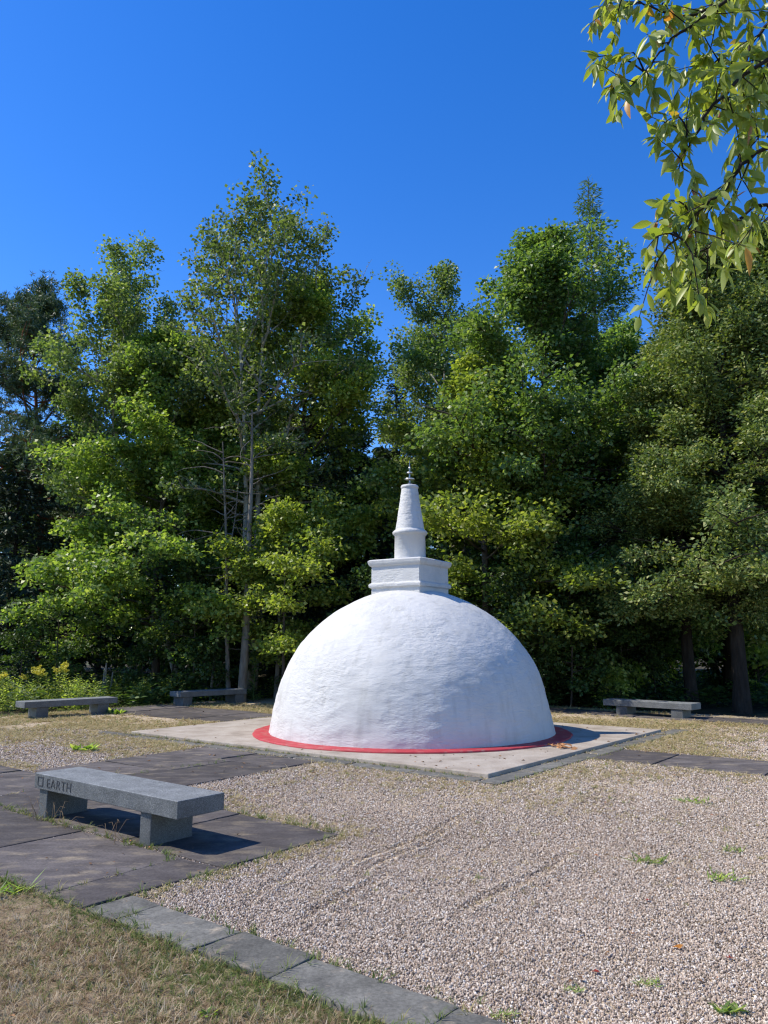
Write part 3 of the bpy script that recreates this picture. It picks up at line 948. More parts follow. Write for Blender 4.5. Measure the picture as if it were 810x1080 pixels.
plant_tree('dark_leafy', gx(255, 31), 'shadowed leafy tree filling the dark behind the tallest aspen', group=GB, s=.95, rz=2)
plant_tree('oak', gx(672, 26), 'shorter oak between the big oak and the cedars', group=GB, s=.86, rz=2.3)
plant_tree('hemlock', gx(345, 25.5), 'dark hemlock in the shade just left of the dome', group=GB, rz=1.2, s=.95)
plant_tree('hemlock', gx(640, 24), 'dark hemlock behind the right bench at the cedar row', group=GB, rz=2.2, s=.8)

def bare_tree(px, Y, H, lean, seed, label, r=.075):
    rg = np.random.default_rng(seed)
    T = walk(rg, (0, 0, -.15), (lean, 0, 1), H, 12, .02, .01)
    b_ = MB(); b_.tube(T, r * (1 - np.linspace(0, 1, 13) * .8), 8)
    for k in range(22):
        t = rg.uniform(.25, .98)
        a_ = rg.uniform(0, 6.28)
        B = walk(rg, lerp_poly(T, t), (math.cos(a_), math.sin(a_) * .7, rg.uniform(-.1, .8)), rg.uniform(.5, 1.6), 5, .2, -.03)
        b_.tube(B, np.linspace(.022, .005, 6), 4)
    o = b_.build('bare_tree', M['bark_grey'], None, True)
    o.location = gx(px, Y)
    tag(o, label, 'tree', GB)


bare_tree(256, 21.6, 8.6, .03, 51, 'bare grey trunk rising just behind the second far bench', .13)
bare_tree(243, 22.0, 7.6, -.05, 52, 'thin bare grey stem leaning left beside the thicker bare trunk')
bare_tree(222, 22.3, 6.5, .10, 53, 'thin bare grey stem leaning right in the maple left of the thick bare trunk', .05)
bare_tree(292, 22.6, 4.5, .02, 54, 'short dark bare stem just left of the dome', .08)
rng0 = random.Random(5)
# saplings and shrubs in the shade of the wood edge
SL = [(205, 22.5, 1.0), (232, 23, .9), (545, 19.5, .85), (570, 20.5, 1.0), (600, 20, .9), (625, 21, 1.0), (655, 21.5, .8), (690, 22, .8), (180, 24, 1.1), (60, 23, .9), (20, 22.5, .7), (385, 21, .9)]
for i, (px, Y, s) in enumerate(SL):
    plant_tree('sapling', gx(px, Y), 'thin shaded sapling at the foot of the wood, ' + ('left of the dome' if px < 400 else 'right of the dome'), 'sapling', 'saplings in the shade ' + ('left of the dome' if px < 400 else 'right of the dome'), s, rng0.uniform(0, 6.28))
for i, (px, Y, s) in enumerate([(230, 22.3, 1.0), (150, 23.0, .9), (560, 21.5, .9), (610, 22.5, 1.0), (700, 24.0, 1.0), (800, 26.0, 1.3), (770, 27, 1.4), (830, 25, 1.3), (310, 22.5, .8)]):
    plant_tree('bush', gx(px, Y), 'leafy shrub among the trunks ' + ('left of the dome' if px < 400 else 'right of the dome'), 'shrub', 'shrubs among the trunks ' + ('left of the dome' if px < 400 else 'right of the dome'), s, rng0.uniform(0, 6.28), crown='foliage')
plant_tree('limebush', gx(648, 20.0), 'small yellow-green bush just behind the right bench', 'shrub', None, .9, 1.0, crown='foliage')
for i, (px, Y, s) in enumerate([(800, 24, 2.0), (815, 27, 3.0), (785, 28.5, 3.0), (757, 27.5, 2.2), (700, 23.5, 1.3)]):
    plant_tree('limebush', gx(px, Y), 'bright green bush seen between the dark cedar trunks', 'shrub', 'bright bushes between the cedar trunks', s, i * 1.3, crown='foliage')  # lighter lime leaves stand in for sunlight that the cedars block

# far wood: one mass behind the edge trees
def far_wood():
    rng = np.random.default_rng(77)
    wood, lf = MB(), MB()
    for i in range(46):
        x, y = rng.uniform(-32, 32), rng.uniform(33, 52)
        h = rng.uniform(9, 13.5) * (y / 38)
        if -3 < x * 33 / y < 2: h *= .85
        wood.tube([(x, y, -.1), (x + rng.normal() * .2, y, h * .5), (x, y, h)], [.2, .14, .03], 6)
        n = 2600
        f = rng.uniform(.0, 1, n)
        r = 3.0 * (1 - f) ** .6 * np.sqrt(rng.uniform(.1, 1, n))
        a = rng.uniform(0, 6.28, n)
        P = np.stack([x + r * np.cos(a), y + r * np.sin(a), h * (.06 + .94 * f)], 1) + rng.normal(size=(n, 3)) * .25
        d = np.stack([np.cos(a), np.sin(a), np.full(n, -.3)], 1) + rng.normal(size=(n, 3)) * .5
        lf.leaves(P, d, np.array([0, 0, 1.0]) + rng.normal(size=(n, 3)) * .5, .45 * rng.uniform(.6, 1.3, n), .26, .15)
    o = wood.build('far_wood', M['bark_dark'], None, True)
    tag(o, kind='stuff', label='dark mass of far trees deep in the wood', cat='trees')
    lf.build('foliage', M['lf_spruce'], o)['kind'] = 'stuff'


far_wood()

# ---------------------------------------------------------------- near branch, upper right
def near_tree():
    rng = np.random.default_rng(21)
    root = empty('leafy_tree', (4.6, 3.6, 0))
    org = np.array([4.6, 3.6, 0])
    wood, lfV, lfF, nv = MB(), [], [], 0
    T = np.array([(0, 0, -.1), (.05, 0, 1.2), (-.05, .05, 2.6), (.0, .0, 4.2), (-.05, 0, 5.6), (0, 0, 7)])
    wood.tube(T, [.17, .14, .12, .09, .06, .02], 10)
    wood.build('trunk', M['bark'], root, True)
    br = MB()
    px_br = [
        # main limbs as seen in the photograph, (x, y, distance)
        [(980, -60, 3.4), (870, -70, 3.2), (760, 5, 3.05), (718, 33, 3.0), (690, 62, 2.95), (664, 92, 2.9)],
        [(960, 20, 3.3), (850, 40, 3.1), (775, 85, 3.0), (745, 122, 2.95), (728, 150, 2.9), (716, 178, 2.85)],
        [(980, 130, 3.2), (860, 140, 3.0), (800, 158, 2.9), (781, 175, 2.85), (755, 208, 2.8), (735, 225, 2.8), (716, 250, 2.75)],
        [(960, -100, 3.6), (850, -90, 3.4), (790, -20, 3.3), (740, 20, 3.2), (690, 10, 3.15), (655, -8, 3.1)],
        [(880, 60, 3.5), (820, 60, 3.4), (790, 90, 3.3), (768, 60, 3.25), (740, 70, 3.2)],
        [(880, 230, 3.3), (830, 220, 3.2), (798, 215, 3.1), (770, 240, 3.0), (745, 262, 2.95)],
        [(870, 0, 3.7), (815, 20, 3.6), (785, 50, 3.5), (790, 110, 3.4), (800, 150, 3.35)],
    ]
    twig_src = []
    for pl in px_br:
        P = np.array([at_px(*p) for p in pl]) - org
        # smooth
        t = np.linspace(0, len(P) - 1, 22)
        Q = np.array([lerp_poly(P, a / (len(P) - 1)) for a in t])
        for _ in range(2):
            Q[1:-1] = (Q[:-2] + 2 * Q[1:-1] + Q[2:]) / 4
        Q[1:-1] += rng.normal(size=(20, 3)) * .008
        j0 = lerp_poly(T, min(.95, max(.3, (Q[0][2] - .6) / 7)))
        Q = np.concatenate([[j0, j0 * .5 + Q[0] * .5 + (0, 0, .08)], Q])
        br.tube(Q, np.linspace(.013, .0025, len(Q)), 6)
        twig_src.append(Q)
    tips = []
    # extra hand-placed drooping sprays (pixel anchors of the hanging clusters)
    sprays = [(640, 12, 3.0), (655, 60, 2.9), (648, 95, 2.9), (690, 100, 2.9), (700, 130, 2.85), (720, 160, 2.9), (735, 190, 2.85), (725, 215, 2.8), (690, 235, 2.8), (682, 262, 2.75), (690, 285, 2.75), (738, 320, 2.7), (674, 335, 2.75), (770, 235, 2.9), (760, 30, 3.1), (790, 30, 3.2), (770, 190, 2.9), (800, 180, 3.0), (805, 60, 3.2), (745, 60, 3.1), (630, 60, 2.95), (710, 20, 3.1), (800, 110, 3.2), (780, 150, 3.1), (745, 230, 2.85), (700, 215, 2.8), (715, 275, 2.8)]
    allQ = np.concatenate([q[6:] for q in twig_src])
    for s in sprays:
        e = at_px(*s) - org
        dist = np.linalg.norm(allQ - e - np.array([0, 0, .05]), axis=1)
        st = allQ[np.argmin(dist)]
        m = (st + e) / 2 + np.array([0, 0, .05]) + rng.normal(size=3) * .02
        S = np.array([st, st * .5 + m * .5 + (0, 0, .015), m, m * .45 + e * .55 + (0, 0, .01), e])
        br.tube(S, np.linspace(.0045, .0016, 5), 5)
        twig_src.append(np.array([lerp_poly(S, a) for a in np.linspace(.2, 1, 10)]))
    for Q in list(twig_src[:len(px_br)]):
        for k in range(13):
            q = rng.uniform(.35, 1)
            st = lerp_poly(Q, q * .999)
            S = walk(rng, st, rng.normal(size=3) * .6 + np.array([-.5, 0, -.35]), rng.uniform(.14, .32), 4, .18, -.06)
            br.tube(S, np.linspace(.0035, .0013, 5), 4)
            twig_src.append(S)
    br.build('branch', M['bark_dark'], root, True)
    # leaves: lance shaped blades, curved along the midrib
    lmb = MB()
    for ti, Q in enumerate(twig_src):
        main = ti < len(px_br)
        n = 22 if main else 15
        if not main and Q[-1][2] < 3.55: n = 9
        for k in range(n):
            q = rng.uniform(.35, 1) if main else rng.uniform(.12, 1)
            if not main and k < 4: q = rng.uniform(.85, 1)
            p0 = lerp_poly(Q, q * .999)
            i = min(int(q * (len(Q) - 1)), len(Q) - 2)
            ax = Q[i + 1] - Q[i]; ax /= np.linalg.norm(ax) + 1e-9
            d = ax * .5 + rng.normal(size=3) * .75 + np.array([0, 0, -.65])
            d /= np.linalg.norm(d)
            Ln, Wn = rng.uniform(.048, .102), rng.uniform(.022, .037)
            nr = rng.normal(size=3) + np.array([-.3, -.2, .5])
            sd = np.cross(nr, d); sd /= np.linalg.norm(sd)
            nn = np.cross(d, sd)
            curl = rng.uniform(-.1, .35)
            V, F = [], []
            ss = [0, .1, .3, .55, .8, 1]
            wd = [.03, .1, .8, 1.0, .6, .02]
            for s_, w_ in zip(ss, wd):
                c = p0 + d * (Ln * s_) - nn * (curl * Ln * s_ * s_) + np.array([0, 0, -.15]) * Ln * s_ * s_
                V += [c - sd * Wn * w_ / 2 + nn * Wn * w_ * .18, c, c + sd * Wn * w_ / 2 + nn * Wn * w_ * .18]
            for a in range(5):
                F += [(a * 3, a * 3 + 1, a * 3 + 4, a * 3 + 3), (a * 3 + 1, a * 3 + 2, a * 3 + 5, a * 3 + 4)]
            lmb.add(V, F)
    # the crown out of the picture, above and to the right
    for k in range(60):
        c = T[3] + rng.normal(size=3) * np.array([.5, .8, 1.1]) + np.array([.6, 0, 1.2])
        nL = 40
        pos = c + rng.normal(size=(nL, 3)) * .25
        lmb.leaves(pos, rng.normal(size=(nL, 3)) + np.array([0, 0, -.8]), rng.normal(size=(nL, 3)), .1, .033, .15)
    lmb.build('leaves', M['lf_near'], root, True)
    tag(root, 'overhanging tree whose leafy drooping branches fill the upper right corner', 'tree')


near_tree()

# ---------------------------------------------------------------- goldenrod and weeds behind the left benches
def weed_plant(seed, H, flower):
    rng = np.random.default_rng(seed)
    st, lf, fl = MB(), MB(), []
    for s in range(4):
        S = walk(rng, (rng.normal() * .08, rng.normal() * .08, -.05), (rng.normal() * .18, rng.normal() * .18, 1), H * rng.uniform(.75, 1.05), 6, .05)
        st.tube(S, np.linspace(.008, .003, 7), 4)
        n = 26
        q = np.linspace(.12, .97, n)
        p = np.array([lerp_poly(S, a) for a in q])
        az = np.arange(n) * 2.4 + rng.uniform(0, 6)
        d = np.stack([np.cos(az), np.sin(az), np.full(n, .25)], 1) + rng.normal(size=(n, 3)) * .2
        lf.leaves(p, d, np.array([0, 0, 1]) + rng.normal(size=(n, 3)) * .3, .15 * (1.15 - q * .6), .035, .15)
        if flower and s < 3:
            fl.append(MB())
            for k in range(6):
                a = rng.uniform(0, 6.28)
                B = walk(rng, S[-1] - np.array([0, 0, rng.uniform(0, .12)]), (math.cos(a), math.sin(a), .7), .16, 3, .1, -.12)
                m = 26
                pp = np.array([lerp_poly(B, t) for t in rng.uniform(.1, .99, m)]) + rng.normal(size=(m, 3)) * .012
                fl[-1].leaves(pp, rng.normal(size=(m, 3)), rng.normal(size=(m, 3)), .035, .03, .1)
    return st, lf, fl


WK = {}
for key, seed, H, f in (('gold', 31, 1.05, True), ('gold2', 32, .9, True), ('leafy', 33, 1.0, False), ('leafy2', 34, .75, False)):
    st, lf, fl = weed_plant(seed, H, f)
    WK[key] = (st.mesh('stem', True), lf.mesh('foliage'), [b.mesh('flower_head') for b in fl])
    WK[key][0].materials.append(M['lf_under']); WK[key][1].materials.append(M['lf_weed'])
    for me_ in WK[key][2]: me_.materials.append(M['flower'])
rw = random.Random(9)
spots = []
for i in range(84):
    spots.append((rw.triangular(-40, 225, 40), rw.uniform(18.9, 22.6), rw.choice(('gold', 'leafy', 'leafy', 'leafy2', 'leafy', 'leafy', 'leafy2', 'leafy', 'leafy', 'leafy2', 'gold2', 'leafy', 'leafy', 'leafy', 'leafy2', 'leafy'))))
for i in range(12):
    spots.append((rw.uniform(175, 290), rw.uniform(22.0, 23.2), 'leafy2'))
for px, Y, k in spots:
    if k.startswith('gold') and (px > 135): k = 'leafy'
    if px > 100 and Y < 20.6: Y += 2.0
    if px > 165: Y = max(Y, 22.2)
    st, lf, fl = WK[k]
    r = empty('goldenrod' if fl else 'weed', gx(px, Y), rw.uniform(0, 6.28))
    s = rw.uniform(.45, 1.12); r.scale = (s, s, s)
    link('stem', st, None, r); link('foliage', lf, None, r)
    if fl:
        for me_ in fl: link('flower_head', me_, None, r)
        tag(r, 'tall goldenrod plant with yellow plumes behind the far left bench', 'goldenrod', 'goldenrod behind the left bench')
    elif px < 175:
        tag(r, 'leafy green weed in the thicket behind the far left bench', 'weed', 'leafy weeds behind the left bench')
    else:
        tag(r, 'low green weed behind the far bench left of the dome', 'weed', 'low weeds behind the second bench')
# slender leafy stalk right of the second bench
st, lf = MB(), MB()
rr = np.random.default_rng(5)
st.tube([(0, 0, -.05), (.02, 0, .8), (0, 0, 1.55)], [.02, .014, .006], 5)
n = 120
q = rr.uniform(.05, 1, n)
az = rr.uniform(0, 6.28, n)
lf.leaves(np.stack([np.zeros(n), np.zeros(n), q * 1.55], 1), np.stack([np.cos(az), np.sin(az), np.full(n, .5)], 1), np.array([0, 0, 1]) + rr.normal(size=(n, 3)) * .3, .24 * (1.1 - q * .7), .06, .1)
r = empty('mullein', gx(268, 21.8))
st.build('stem', M['lf_under'], r); lf.build('foliage', M['lf_under'], r)
tag(r, 'slender upright leafy stalk standing right of the bench left of the dome', 'plant')
# grey broken stems
r = empty('broken_stump', gx(112, 22.0))
for dx, h, t in ((-.08, .95, .03), (0.03, 1.1, -.02), (.12, .85, .05)):
    b_ = MB(); b_.tube([(dx, 0, -.05), (dx + t, 0, h * .5), (dx + t * 1.5, .02, h)], [.035, .03, .02], 7)
    b_.build('stem', M['deadwood'], r, True)
tag(r, 'grey splintered dead stems standing behind the goldenrod', 'stump')

# ---------------------------------------------------------------- loose stones, grass: uncountable stuff
def hidden_collection(name):
    return bpy.data.collections.new(name)


def scatter(name, P, rot, scl, coll, label, cat):
    me = bpy.data.meshes.new(name)
    me.vertices.add(len(P))
    me.vertices.foreach_set('co', np.ascontiguousarray(P, dtype=np.float32).ravel())
    a = me.attributes.new('rot', 'FLOAT_VECTOR', 'POINT'); a.data.foreach_set('vector', np.ascontiguousarray(rot, dtype=np.float32).ravel())
    a = me.attributes.new('scl', 'FLOAT', 'POINT'); a.data.foreach_set('value', np.ascontiguousarray(scl, dtype=np.float32))
    o = bpy.data.objects.new(name, me)
    COL.objects.link(o)
    g = bpy.data.node_groups.new(name, 'GeometryNodeTree')
    g.interface.new_socket('Geometry', in_out='INPUT', socket_type='NodeSocketGeometry')
    g.interface.new_socket('Geometry', in_out='OUTPUT', socket_type='NodeSocketGeometry')
    N, L = g.nodes, g.links
    gi, go = N.new('NodeGroupInput'), N.new('NodeGroupOutput')
    ci = N.new('GeometryNodeCollectionInfo')
    ci.inputs['Collection'].default_value = coll
    ci.inputs['Separate Children'].default_value = True
    ci.inputs['Reset Children'].default_value = True
    ip = N.new('GeometryNodeInstanceOnPoints')
    ip.inputs['Pick Instance'].default_value = True
    rv = N.new('FunctionNodeRandomValue'); rv.data_type = 'INT'
    rv.inputs['Min'].default_value = 0; rv.inputs['Max'].default_value = len(coll.objects) - 1
    for s in rv.inputs:
        if s.name == 'Min' and s.type == 'INT': s.default_value = 0
        if s.name == 'Max' and s.type == 'INT': s.default_value = len(coll.objects) - 1
    ar = N.new('GeometryNodeInputNamedAttribute'); ar.data_type = 'FLOAT_VECTOR'; ar.inputs['Name'].default_value = 'rot'
    asc = N.new('GeometryNodeInputNamedAttribute'); asc.data_type = 'FLOAT'; asc.inputs['Name'].default_value = 'scl'
    er = N.new('FunctionNodeEulerToRotation')
    L.new(gi.outputs[0], ip.inputs['Points'])
    L.new(ci.outputs[0], ip.inputs['Instance'])
    iv = [s for s in rv.outputs if s.type == 'INT'][0]
    L.new(iv, ip.inputs['Instance Index'])
    L.new(ar.outputs['Attribute'], er.inputs[0]); L.new(er.outputs[0], ip.inputs['Rotation'])
    L.new(asc.outputs['Attribute'], ip.inputs['Scale'])
    L.new(ip.outputs[0], go.inputs[0])
    md = o.modifiers.new('scatter', 'NODES'); md.node_group = g
    return tag(o, label, cat, kind='stuff')


def in_uv(u0, u1, v0, v1, U, V): return (U > u0) & (U < u1) & (V > v0) & (V < v1)


SLATES = apron + curb + strip + [(7.35, 9.75, 5.14, 7.97), (-2, 4.66, 10.5, 11.75), (12.45, 17.3, 10.5, 12.6), (-2, 13.5, 16.9, 17.9)]
def free(U, V, pad=0.0):
    """on the gravel, clear of pad and slates"""
    ok = ~in_uv(4.92, 12.17, 8.26, 14.31, U, V)
    for (a, b, c, d) in SLATES:
        ok &= ~in_uv(a + pad, b - pad, c + pad, d - pad, U, V)
    return ok


def field(X, Y, s, off):
    return np.array([mnoise.noise((a * s, b * s, off)) + .5 * mnoise.noise((a * s * 2.3, b * s * 2.3, off + 4)) for a, b in zip(X, Y)])


rs = np.random.default_rng(3)
stones = hidden_collection('stones')
for k in range(7):
    bm = bmesh.new()
    bmesh.ops.create_icosphere(bm, subdivisions=1, radius=1)
    for v in bm.verts:
        n3 = mnoise.noise_vector((v.co.x * 1.1 + k * 5, v.co.y * 1.1, v.co.z * 1.1))
        v.co += Vector(n3) * .38
        v.co = Vector((v.co.x * 1.1, v.co.y * .85, v.co.z * .62))
    me = bpy.data.meshes.new('stone'); bm.to_mesh(me); bm.free()
    me.materials.append(M['stone'])
    stones.objects.link(bpy.data.objects.new('stone', me))
# density falls with distance
n = 1550000
Y = rs.uniform(3.0, 15.0, n)
keep = rs.random(n) < np.clip((5.2 / Y) ** 1.9, 0, 1) * np.clip(Y / 5.2, .62, 1)
Y = Y[keep]
X = rs.uniform(-.66, .66, len(Y)) * Y
U_, V_ = X * UX + Y * UY, X * VX + Y * VY
ok = free(U_, V_, .015) & (V_ > 3.12) & (U_ > -6)
X, Y = X[ok], Y[ok]
fx = field(X, Y, .55, 2.0)
U_, V_ = X * UX + Y * UY, X * VX + Y * VY
rut = np.ones(len(X)); bank = np.zeros(len(X))
for (xa, ya), (xb, yb), w_, k_ in (((350, 925), (505, 856), .035, .9), ((372, 930), (500, 862), .03, .85), ((470, 975), (612, 898), .045, .8), ((300, 985), (420, 915), .04, .7), ((640, 880), (790, 940), .06, .55), ((250, 965), (330, 905), .04, .6)):
    A_, B_ = np.array(ground_px(xa, ya))[:2], np.array(ground_px(xb, yb))[:2]
    D_ = (B_ - A_) / np.linalg.norm(B_ - A_)
    t_ = (X - A_[0]) * D_[0] + (Y - A_[1]) * D_[1]
    d_ = np.abs((X - A_[0]) * -D_[1] + (Y - A_[1]) * D_[0] - .03 * np.sin(t_ * 4))
    en_ = np.clip(np.minimum(t_, np.linalg.norm(B_ - A_) - t_) * 3, 0, 1)
    rut *= 1 - k_ * np.exp(-(d_ / w_) ** 2) * en_
    bank = np.maximum(bank, .013 * k_ * en_ * np.exp(-((d_ - 1.7 * w_) / (.7 * w_)) ** 2))
k2 = rs.random(len(X)) < np.clip(1.05 - .6 * np.clip(fx, 0, 1), .25, 1) * rut
X, Y, bank = X[k2], Y[k2], bank[k2]
n = len(X)

P = np.stack([X, Y, rs.uniform(-.002, .012, n) + bank], 1)
scatter('loose_gravel', P, rs.uniform(0, 6.28, (n, 3)) * np.array([.25, .25, 1]), rs.uniform(.0042, .0092, n) * np.clip(Y / 7, .95, 1.9), stones, 'pinkish pea gravel lying loose over the court', 'gravel')


def tuft_mesh(seed, nb, h, spread, wd, bend):
    rng = np.random.default_rng(seed)
    V, F = [], []
    for i in range(nb):
        a = rng.uniform(0, 6.28)
        r = rng.uniform(0, spread)
        p = np.array([r * math.cos(a), r * math.sin(a), -.006])
        a2 = rng.uniform(0, 6.28)
        out = np.array([math.cos(a2), math.sin(a2), 0])
        sd = np.array([-out[1], out[0], 0]) * wd
        hh = h * rng.uniform(.5, 1.2)
        b = bend * rng.uniform(.3, 1.3)
        c = len(V)
        for q, w in ((0, 1), (.4, .9), (.75, .6), (1, .08)):
            m = p + out * (b * hh * q * q) + np.array([0, 0, hh * q * (1 - .35 * b * q)])
            V += [m - sd * w, m + sd * w]
        for q in range(3):
            F.append((c + 2 * q, c + 2 * q + 1, c + 2 * q + 3, c + 2 * q + 2))
    return quads_mesh('tuft', np.array(V), np.array(F))


def tufts(name, specs, mat):
    c = hidden_collection(name)
    for s in specs:
        me = tuft_mesh(*s); me.materials.append(M[mat])
        c.objects.link(bpy.data.objects.new('tuft', me))
    return c


straw_c = tufts('straw_tufts', [(1, 8, .045, .025, .0018, 1.4), (2, 9, .034, .03, .0020, 1.9), (3, 7, .065, .02, .0016, 1.1), (4, 10, .022, .035, .0030, 2.4)], 'straw')
green_c = tufts('green_tufts', [(5, 9, .055, .02, .0019, .9), (6, 10, .04, .025, .0022, 1.2), (7, 7, .075, .015, .0017, .8)], 'grass')
yel_c = tufts('yellow_tufts', [(8, 9, .035, .035, .003, 1.6), (9, 11, .028, .045, .0034, 2.0), (10, 8, .045, .03, .003, 1.2)], 'yellowgrass')


def upright(n): return np.stack([rs.normal(size=n) * .15, rs.normal(size=n) * .15, rs.uniform(0, 6.28, n)], 1)


# dry lawn, lower left
n = 150000
Y = rs.uniform(1.8, 9, n); X = rs.uniform(-1.15, .3, n) * Y
V_ = X * VX + Y * VY
U_ = X * UX + Y * UY
e = field(X, Y, 2.6, 9.0) * .09
ok = (V_ < 2.79 + e) & (rs.random(n) < np.clip((4.2 / Y) ** 2, 0, 1))
X, Y, V_ = X[ok], Y[ok], V_[ok]
g = field(X, Y, .9, 5.0)
edge = np.clip(1 - (2.78 - V_) / .45, 0, 1)
isg = rs.random(len(X)) < np.clip(.16 + .45 * np.clip(g, -.3, 1) + .62 * edge, .03, .88)
for mask, nm, c, lb, ct, sc in ((~isg, 'dry_grass', straw_c, 'bleached dry grass of the lawn in the lower left', 'grass', 1.0), (isg, 'green_grass', green_c, 'short green grass growing in the lawn along the slate kerb', 'grass', .62)):
    k = int(mask.sum())
    print(nm, k)
    scatter(nm, np.stack([X[mask], Y[mask], np.full(k, .006)], 1), upright(k), rs.uniform(.55, 1.15, k) * sc, c, lb, ct)

# thin yellowish grass in the gravel, thicker far away and along stone edges
n = 200000
Y = rs.uniform(5, 21, n); X = rs.uniform(-.6, .6, n) * Y
U_, V_ = X * UX + Y * UY, X * VX + Y * VY
ok = free(U_, V_, .02) & (V_ > 3.14) & (V_ < 18.4) & (U_ < 17.3)
X, Y, U_, V_ = X[ok], Y[ok], U_[ok], V_[ok]
f = field(X, Y, .55, 2.0) + .35 * field(X, Y, 2.1, 6.0)
dpad = np.maximum.reduce([4.92 - U_, U_ - 12.17, 8.26 - V_, V_ - 14.31])
near_edge = np.clip(1 - np.abs(dpad) / 1.7, 0, 1)
ap = np.clip(1 - np.abs(V_ - 5.2) / .35, 0, 1) * (U_ > 4.4) + np.clip(1 - np.abs(U_ - 4.42) / .2, 0, 1) * (V_ < 5.3)
pr = np.clip(f * .8 + (Y - 10.5) / 18, 0, .62) + .6 * near_edge + .5 * ap + .03
pr *= np.where(X < -1.5, 1.0, .75)
ok = rs.random(len(X)) < pr * np.clip(Y / 14, .5, 1)
X, Y = X[ok], Y[ok]
k = len(X)
print('weedgrass', k)
scatter('gravel_grass', np.stack([X, Y, np.full(k, .010)], 1), upright(k), rs.uniform(.75, 1.45, k) * np.clip(Y / 11, .8, 1.25), yel_c, 'thin yellowish grass coming up through the gravel', 'grass')

# green grass tufts in the slate joints, under the bench and at kerb edges
pts = []
def along(u0, v0, u1, v1, n, sp):
    for i in range(n):
        t = rs.random()
        x, y, _ = W(u0 + (u1 - u0) * t + rs.normal() * sp, v0 + (v1 - v0) * t + rs.normal() * sp)
        pts.append((x, y, .015))
along(5.1, 3.87, 7.6, 3.87, 130, .03)
along(7.5, 3.9, 10.5, 3.87, 150, .05)
along(4.46, 3.1, 4.46, 5.1, 60, .03)
along(4.9, 8.2, 12.1, 8.22, 260, .03)
along(4.5, 3.13, -2, 3.13, 70, .03)
along(4.5, 5.15, 7.3, 5.15, 120, .05)
along(4.6, 8.0, 4.6, 14.2, 60, .03)
along(12.2, 8.0, 12.3, 14.2, 100, .06)
along(4.93, 2.8, 4.97, 3.8, 18, .02)
along(17.3, 8, 17.2, 17, 700, .25)
along(13.5, 18.2, 16.5, 17.4, 200, .4)
along(8.4, 5.1, 8.5, 7.9, 40, .12)
along(4.5, 2.77, -2, 2.77, 520, .035)
along(10.5, 2.72, 4.5, 2.76, 420, .045)
for uj in (4.47, 4.17, 3.45, 2.89, 2.03, 1.23):
    along(uj, 2.8, uj, 3.1, 9, .012)
pts = np.array(pts)
k = len(pts)
scatter('joint_grass', pts, upright(k), rs.uniform(.5, 1.3, k), green_c, 'green grass tufts sprouting in the joints of the slate paving', 'grass')

# low undergrowth on the shaded floor of the wood
uc = hidden_collection('fern')
for k in range(3):
    mb = MB(); rg = np.random.default_rng(60 + k)
    nl = 26
    az = rg.uniform(0, 6.28, nl)
    p = np.stack([rg.normal(size=nl) * .16, rg.normal(size=nl) * .16, rg.uniform(.02, .4, nl)], 1)
    mb.leaves(p, np.stack([np.cos(az), np.sin(az), np.full(nl, .1)], 1), np.array([0, 0, 1]) + rg.normal(size=(nl, 3)) * .4, .16, .07, .15)
    me = mb.mesh('sprig'); me.materials.append(M['lf_under'])
    uc.objects.link(bpy.data.objects.new('sprig', me))
n = 2600
Y = rs.uniform(19.5, 34, n); X = rs.uniform(-.62, .62, n) * Y
U_, V_ = X * UX + Y * UY, X * VX + Y * VY
ok = (U_ > 17.6) | (V_ > 18.4)
X, Y = X[ok], Y[ok]; k = len(X)
scatter('undergrowth', np.stack([X, Y, np.full(k, -.05)], 1), upright(k), rs.uniform(.5, 1.4, k), uc, 'low leafy undergrowth on the shaded floor of the wood', 'undergrowth')

lit = hidden_collection('litter')
for k in range(4):
    rg = np.random.default_rng(90 + k)
    me = quads_mesh('bit', np.array([(-.012, 0, 0), (0, .007, .005), (.014, .001, .002), (0, -.007, .006)]) * rg.uniform(.7, 1.3, (4, 1)), np.array([(0, 1, 2, 3)]))
    me.materials.append(M['litter'])
    lit.objects.link(bpy.data.objects.new('bit', me))
n = 2600
Y = rs.uniform(3, 20, n); X = rs.uniform(-.56, .56, n) * Y
g_ = field(X, Y, .8, 12.0)
ok = rs.random(n) < np.clip(.35 + g_, .08, 1)
X, Y = X[ok], Y[ok]; k = len(X)
U_, V_ = X * UX + Y * UY, X * VX + Y * VY
zz = np.where(in_uv(4.92, 12.17, 8.26, 14.31, U_, V_), PADZ + .002, .027)
dd = np.hypot(X - SX, Y - SY)
ok = dd > 2.8
X, Y, zz = X[ok], Y[ok], zz[ok]; k = len(X)
scatter('leaf_litter', np.stack([X, Y, zz], 1), upright(k), rs.uniform(.5, 1.5, k) * np.clip(Y / 7, 1, 1.8), lit, 'scattered brown flecks of dead leaf over gravel and paving', 'leaf litter')

# ---------------------------------------------------------------- single weeds and fallen things on the gravel
def rosette(px, py, s, label, blades=True, seed=0, mat='lf_maple'):
    rg = np.random.default_rng(seed + 200)
    x, y, _ = ground_px(px, py)
    r = MB()
    n = 34
    az = rg.uniform(0, 6.28, n)
    el = rg.uniform(.15, .9, n)
    p = np.stack([np.clip(rg.normal(size=n), -1.3, 1.3) * s * .42, np.clip(rg.normal(size=n), -1.3, 1.3) * s * .2, np.zeros(n)], 1)
    r.leaves(p, np.stack([np.cos(az), np.sin(az), el], 1), np.array([0, 0, 1]) + rg.normal(size=(n, 3)) * .3, s * rg.uniform(.35, .75, n), s * (.06 if blades else .2), .2)
    o = r.build('weed', M[mat])
    o.location = (x, y, .012)
    tag(o, label, 'weed', 'small weeds in the gravel')


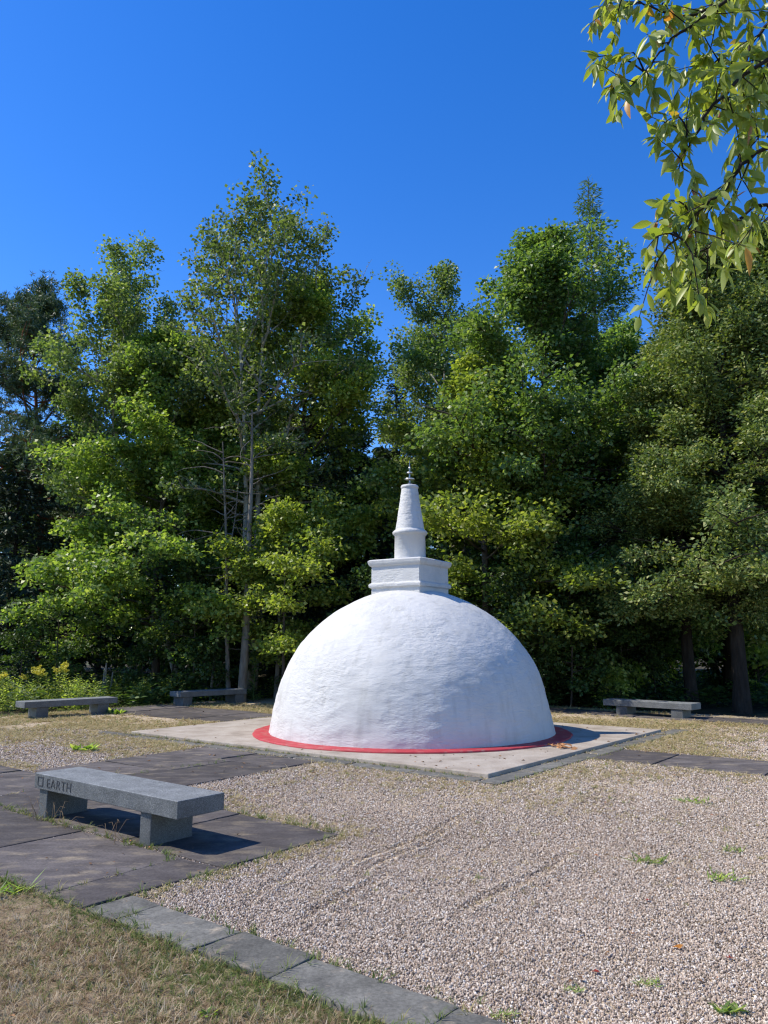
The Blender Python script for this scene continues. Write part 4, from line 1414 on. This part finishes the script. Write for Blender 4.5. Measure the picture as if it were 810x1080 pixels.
rosette(684, 912, .20, 'flat green grass clump in the middle of the right gravel', seed=1)
rosette(733, 848, .20, 'green weed near the slate path on the right', seed=2)
rosette(762, 930, .17, 'yellow-green tuft near the right edge of the gravel', seed=3)
rosette(772, 900, .13, 'small upright green tuft by the right edge of the gravel', seed=4)
rosette(685, 1042, .09, 'small bright moss-green tuft near the lower right gravel', seed=5)
rosette(768, 1070, .09, 'dark green seedling in the lower right corner', False, 6)
rosette(604, 1048, .07, 'tiny green tuft in the lower middle gravel', seed=7)
rosette(87, 792, .28, 'broad-leaved green weed in the gravel beyond the near bench', False, 8)
rosette(222, 1074, .07, 'broad-leaved green seedling in the dry lawn by the kerb', False, 9)
rosette(4, 944, .24, 'clump of long green grass at the left edge beside the slate', True, 10)
rosette(532, 1075, .08, 'green tuft beside the kerb slabs at the bottom', True, 11)
rosette(120, 753, .34, 'pale leafy weed at the end of the far left bench', False, 12)


def fallen(px, py, s, mat, label, seed):
    rg = np.random.default_rng(seed)
    x, y, _ = ground_px(px, py)
    bm = bmesh.new()
    k = 10
    ring = []
    for i in range(k):
        a = 2 * math.pi * i / k
        rad = s * (1.0 if i % 2 == 0 else .55) * rg.uniform(.8, 1.15)
        ring.append(bm.verts.new((rad * math.cos(a), rad * math.sin(a), s * rg.uniform(-.1, .45))))
    c = bm.verts.new((0, 0, 0))
    for i in range(k): bm.faces.new((c, ring[i], ring[(i + 1) % k]))
    bmesh.ops.solidify(bm, geom=bm.faces[:], thickness=.0008)
    o = bm_obj('fallen_leaf', bm, M[mat])
    o.location = (x, y, .022)
    tag(o, label, 'leaf', 'fallen leaves on the gravel')


fallen(715, 1004, .032, 'orange_leaf', 'orange fallen leaf on the lower right gravel', 1)
fallen(770, 1015, .022, 'red_leaf', 'bright red fallen leaf nearest the right edge on the gravel', 2)
fallen(628, 1030, .026, 'red_leaf', 'dark red fallen leaf on the gravel at lower centre', 3)
fallen(683, 953, .022, 'red_leaf', 'small faded red fallen leaf in the middle of the right gravel', 4)
fallen(666, 989, .02, 'dead_leaf', 'brown curled fallen leaf left of the orange one', 5)
# dry twig on the pad
rg = np.random.default_rng(8)
b_ = MB()
a, c = np.array(ground_px(582, 788, PADZ)), np.array(ground_px(614, 789.5, PADZ))
n1 = walk(rg, a + (0, 0, .03), c - a, np.linalg.norm(c - a), 6, .15)
n1[:, 2] = PADZ + .025
b_.tube(n1, np.linspace(.014, .006, 7), 6)
for k in range(7):
    p = n1[rg.integers(1, 6)]
    q = p + rg.normal(size=3) * np.array([.13, .13, .0]) + (0, 0, .02)
    b_.tube([p, (p + q) / 2 + (0, 0, .03), q], [.010, .008, .003], 5)
b_.leaves(n1[rg.integers(0, 7, 9)], rg.normal(size=(9, 3)) * np.array([1, 1, .2]), np.array([0, 0, 1]) + rg.normal(size=(9, 3)) * .4, .11, .06, .3)
o = b_.build('dry_twig', M['dead_leaf'], None, True)
tag(o, 'dry brown twig lying on the concrete pad right of the dome', 'twig')

# a few tall dry grass stalks before the near bench
b_ = MB()
for k in range(26):
    u0 = rs.uniform(5.6, 7.1)
    x, y, _ = W(u0, 3.80 + rs.normal() * .03)
    h = rs.uniform(.10, .24)
    dx, dy = rs.normal() * .07, rs.normal() * .07
    b_.tube([(x, y, .01), (x + dx * .4, y + dy * .4, h * .6), (x + dx, y + dy, h), (x + dx * 1.8, y + dy * 1.8, h * .93)], [.0018, .0014, .0014, .0008], 4)
tag(b_.build('dry_stalks', M['straw']), 'thin dry seed stalks growing in the joint below the near bench', 'grass', kind='stuff')
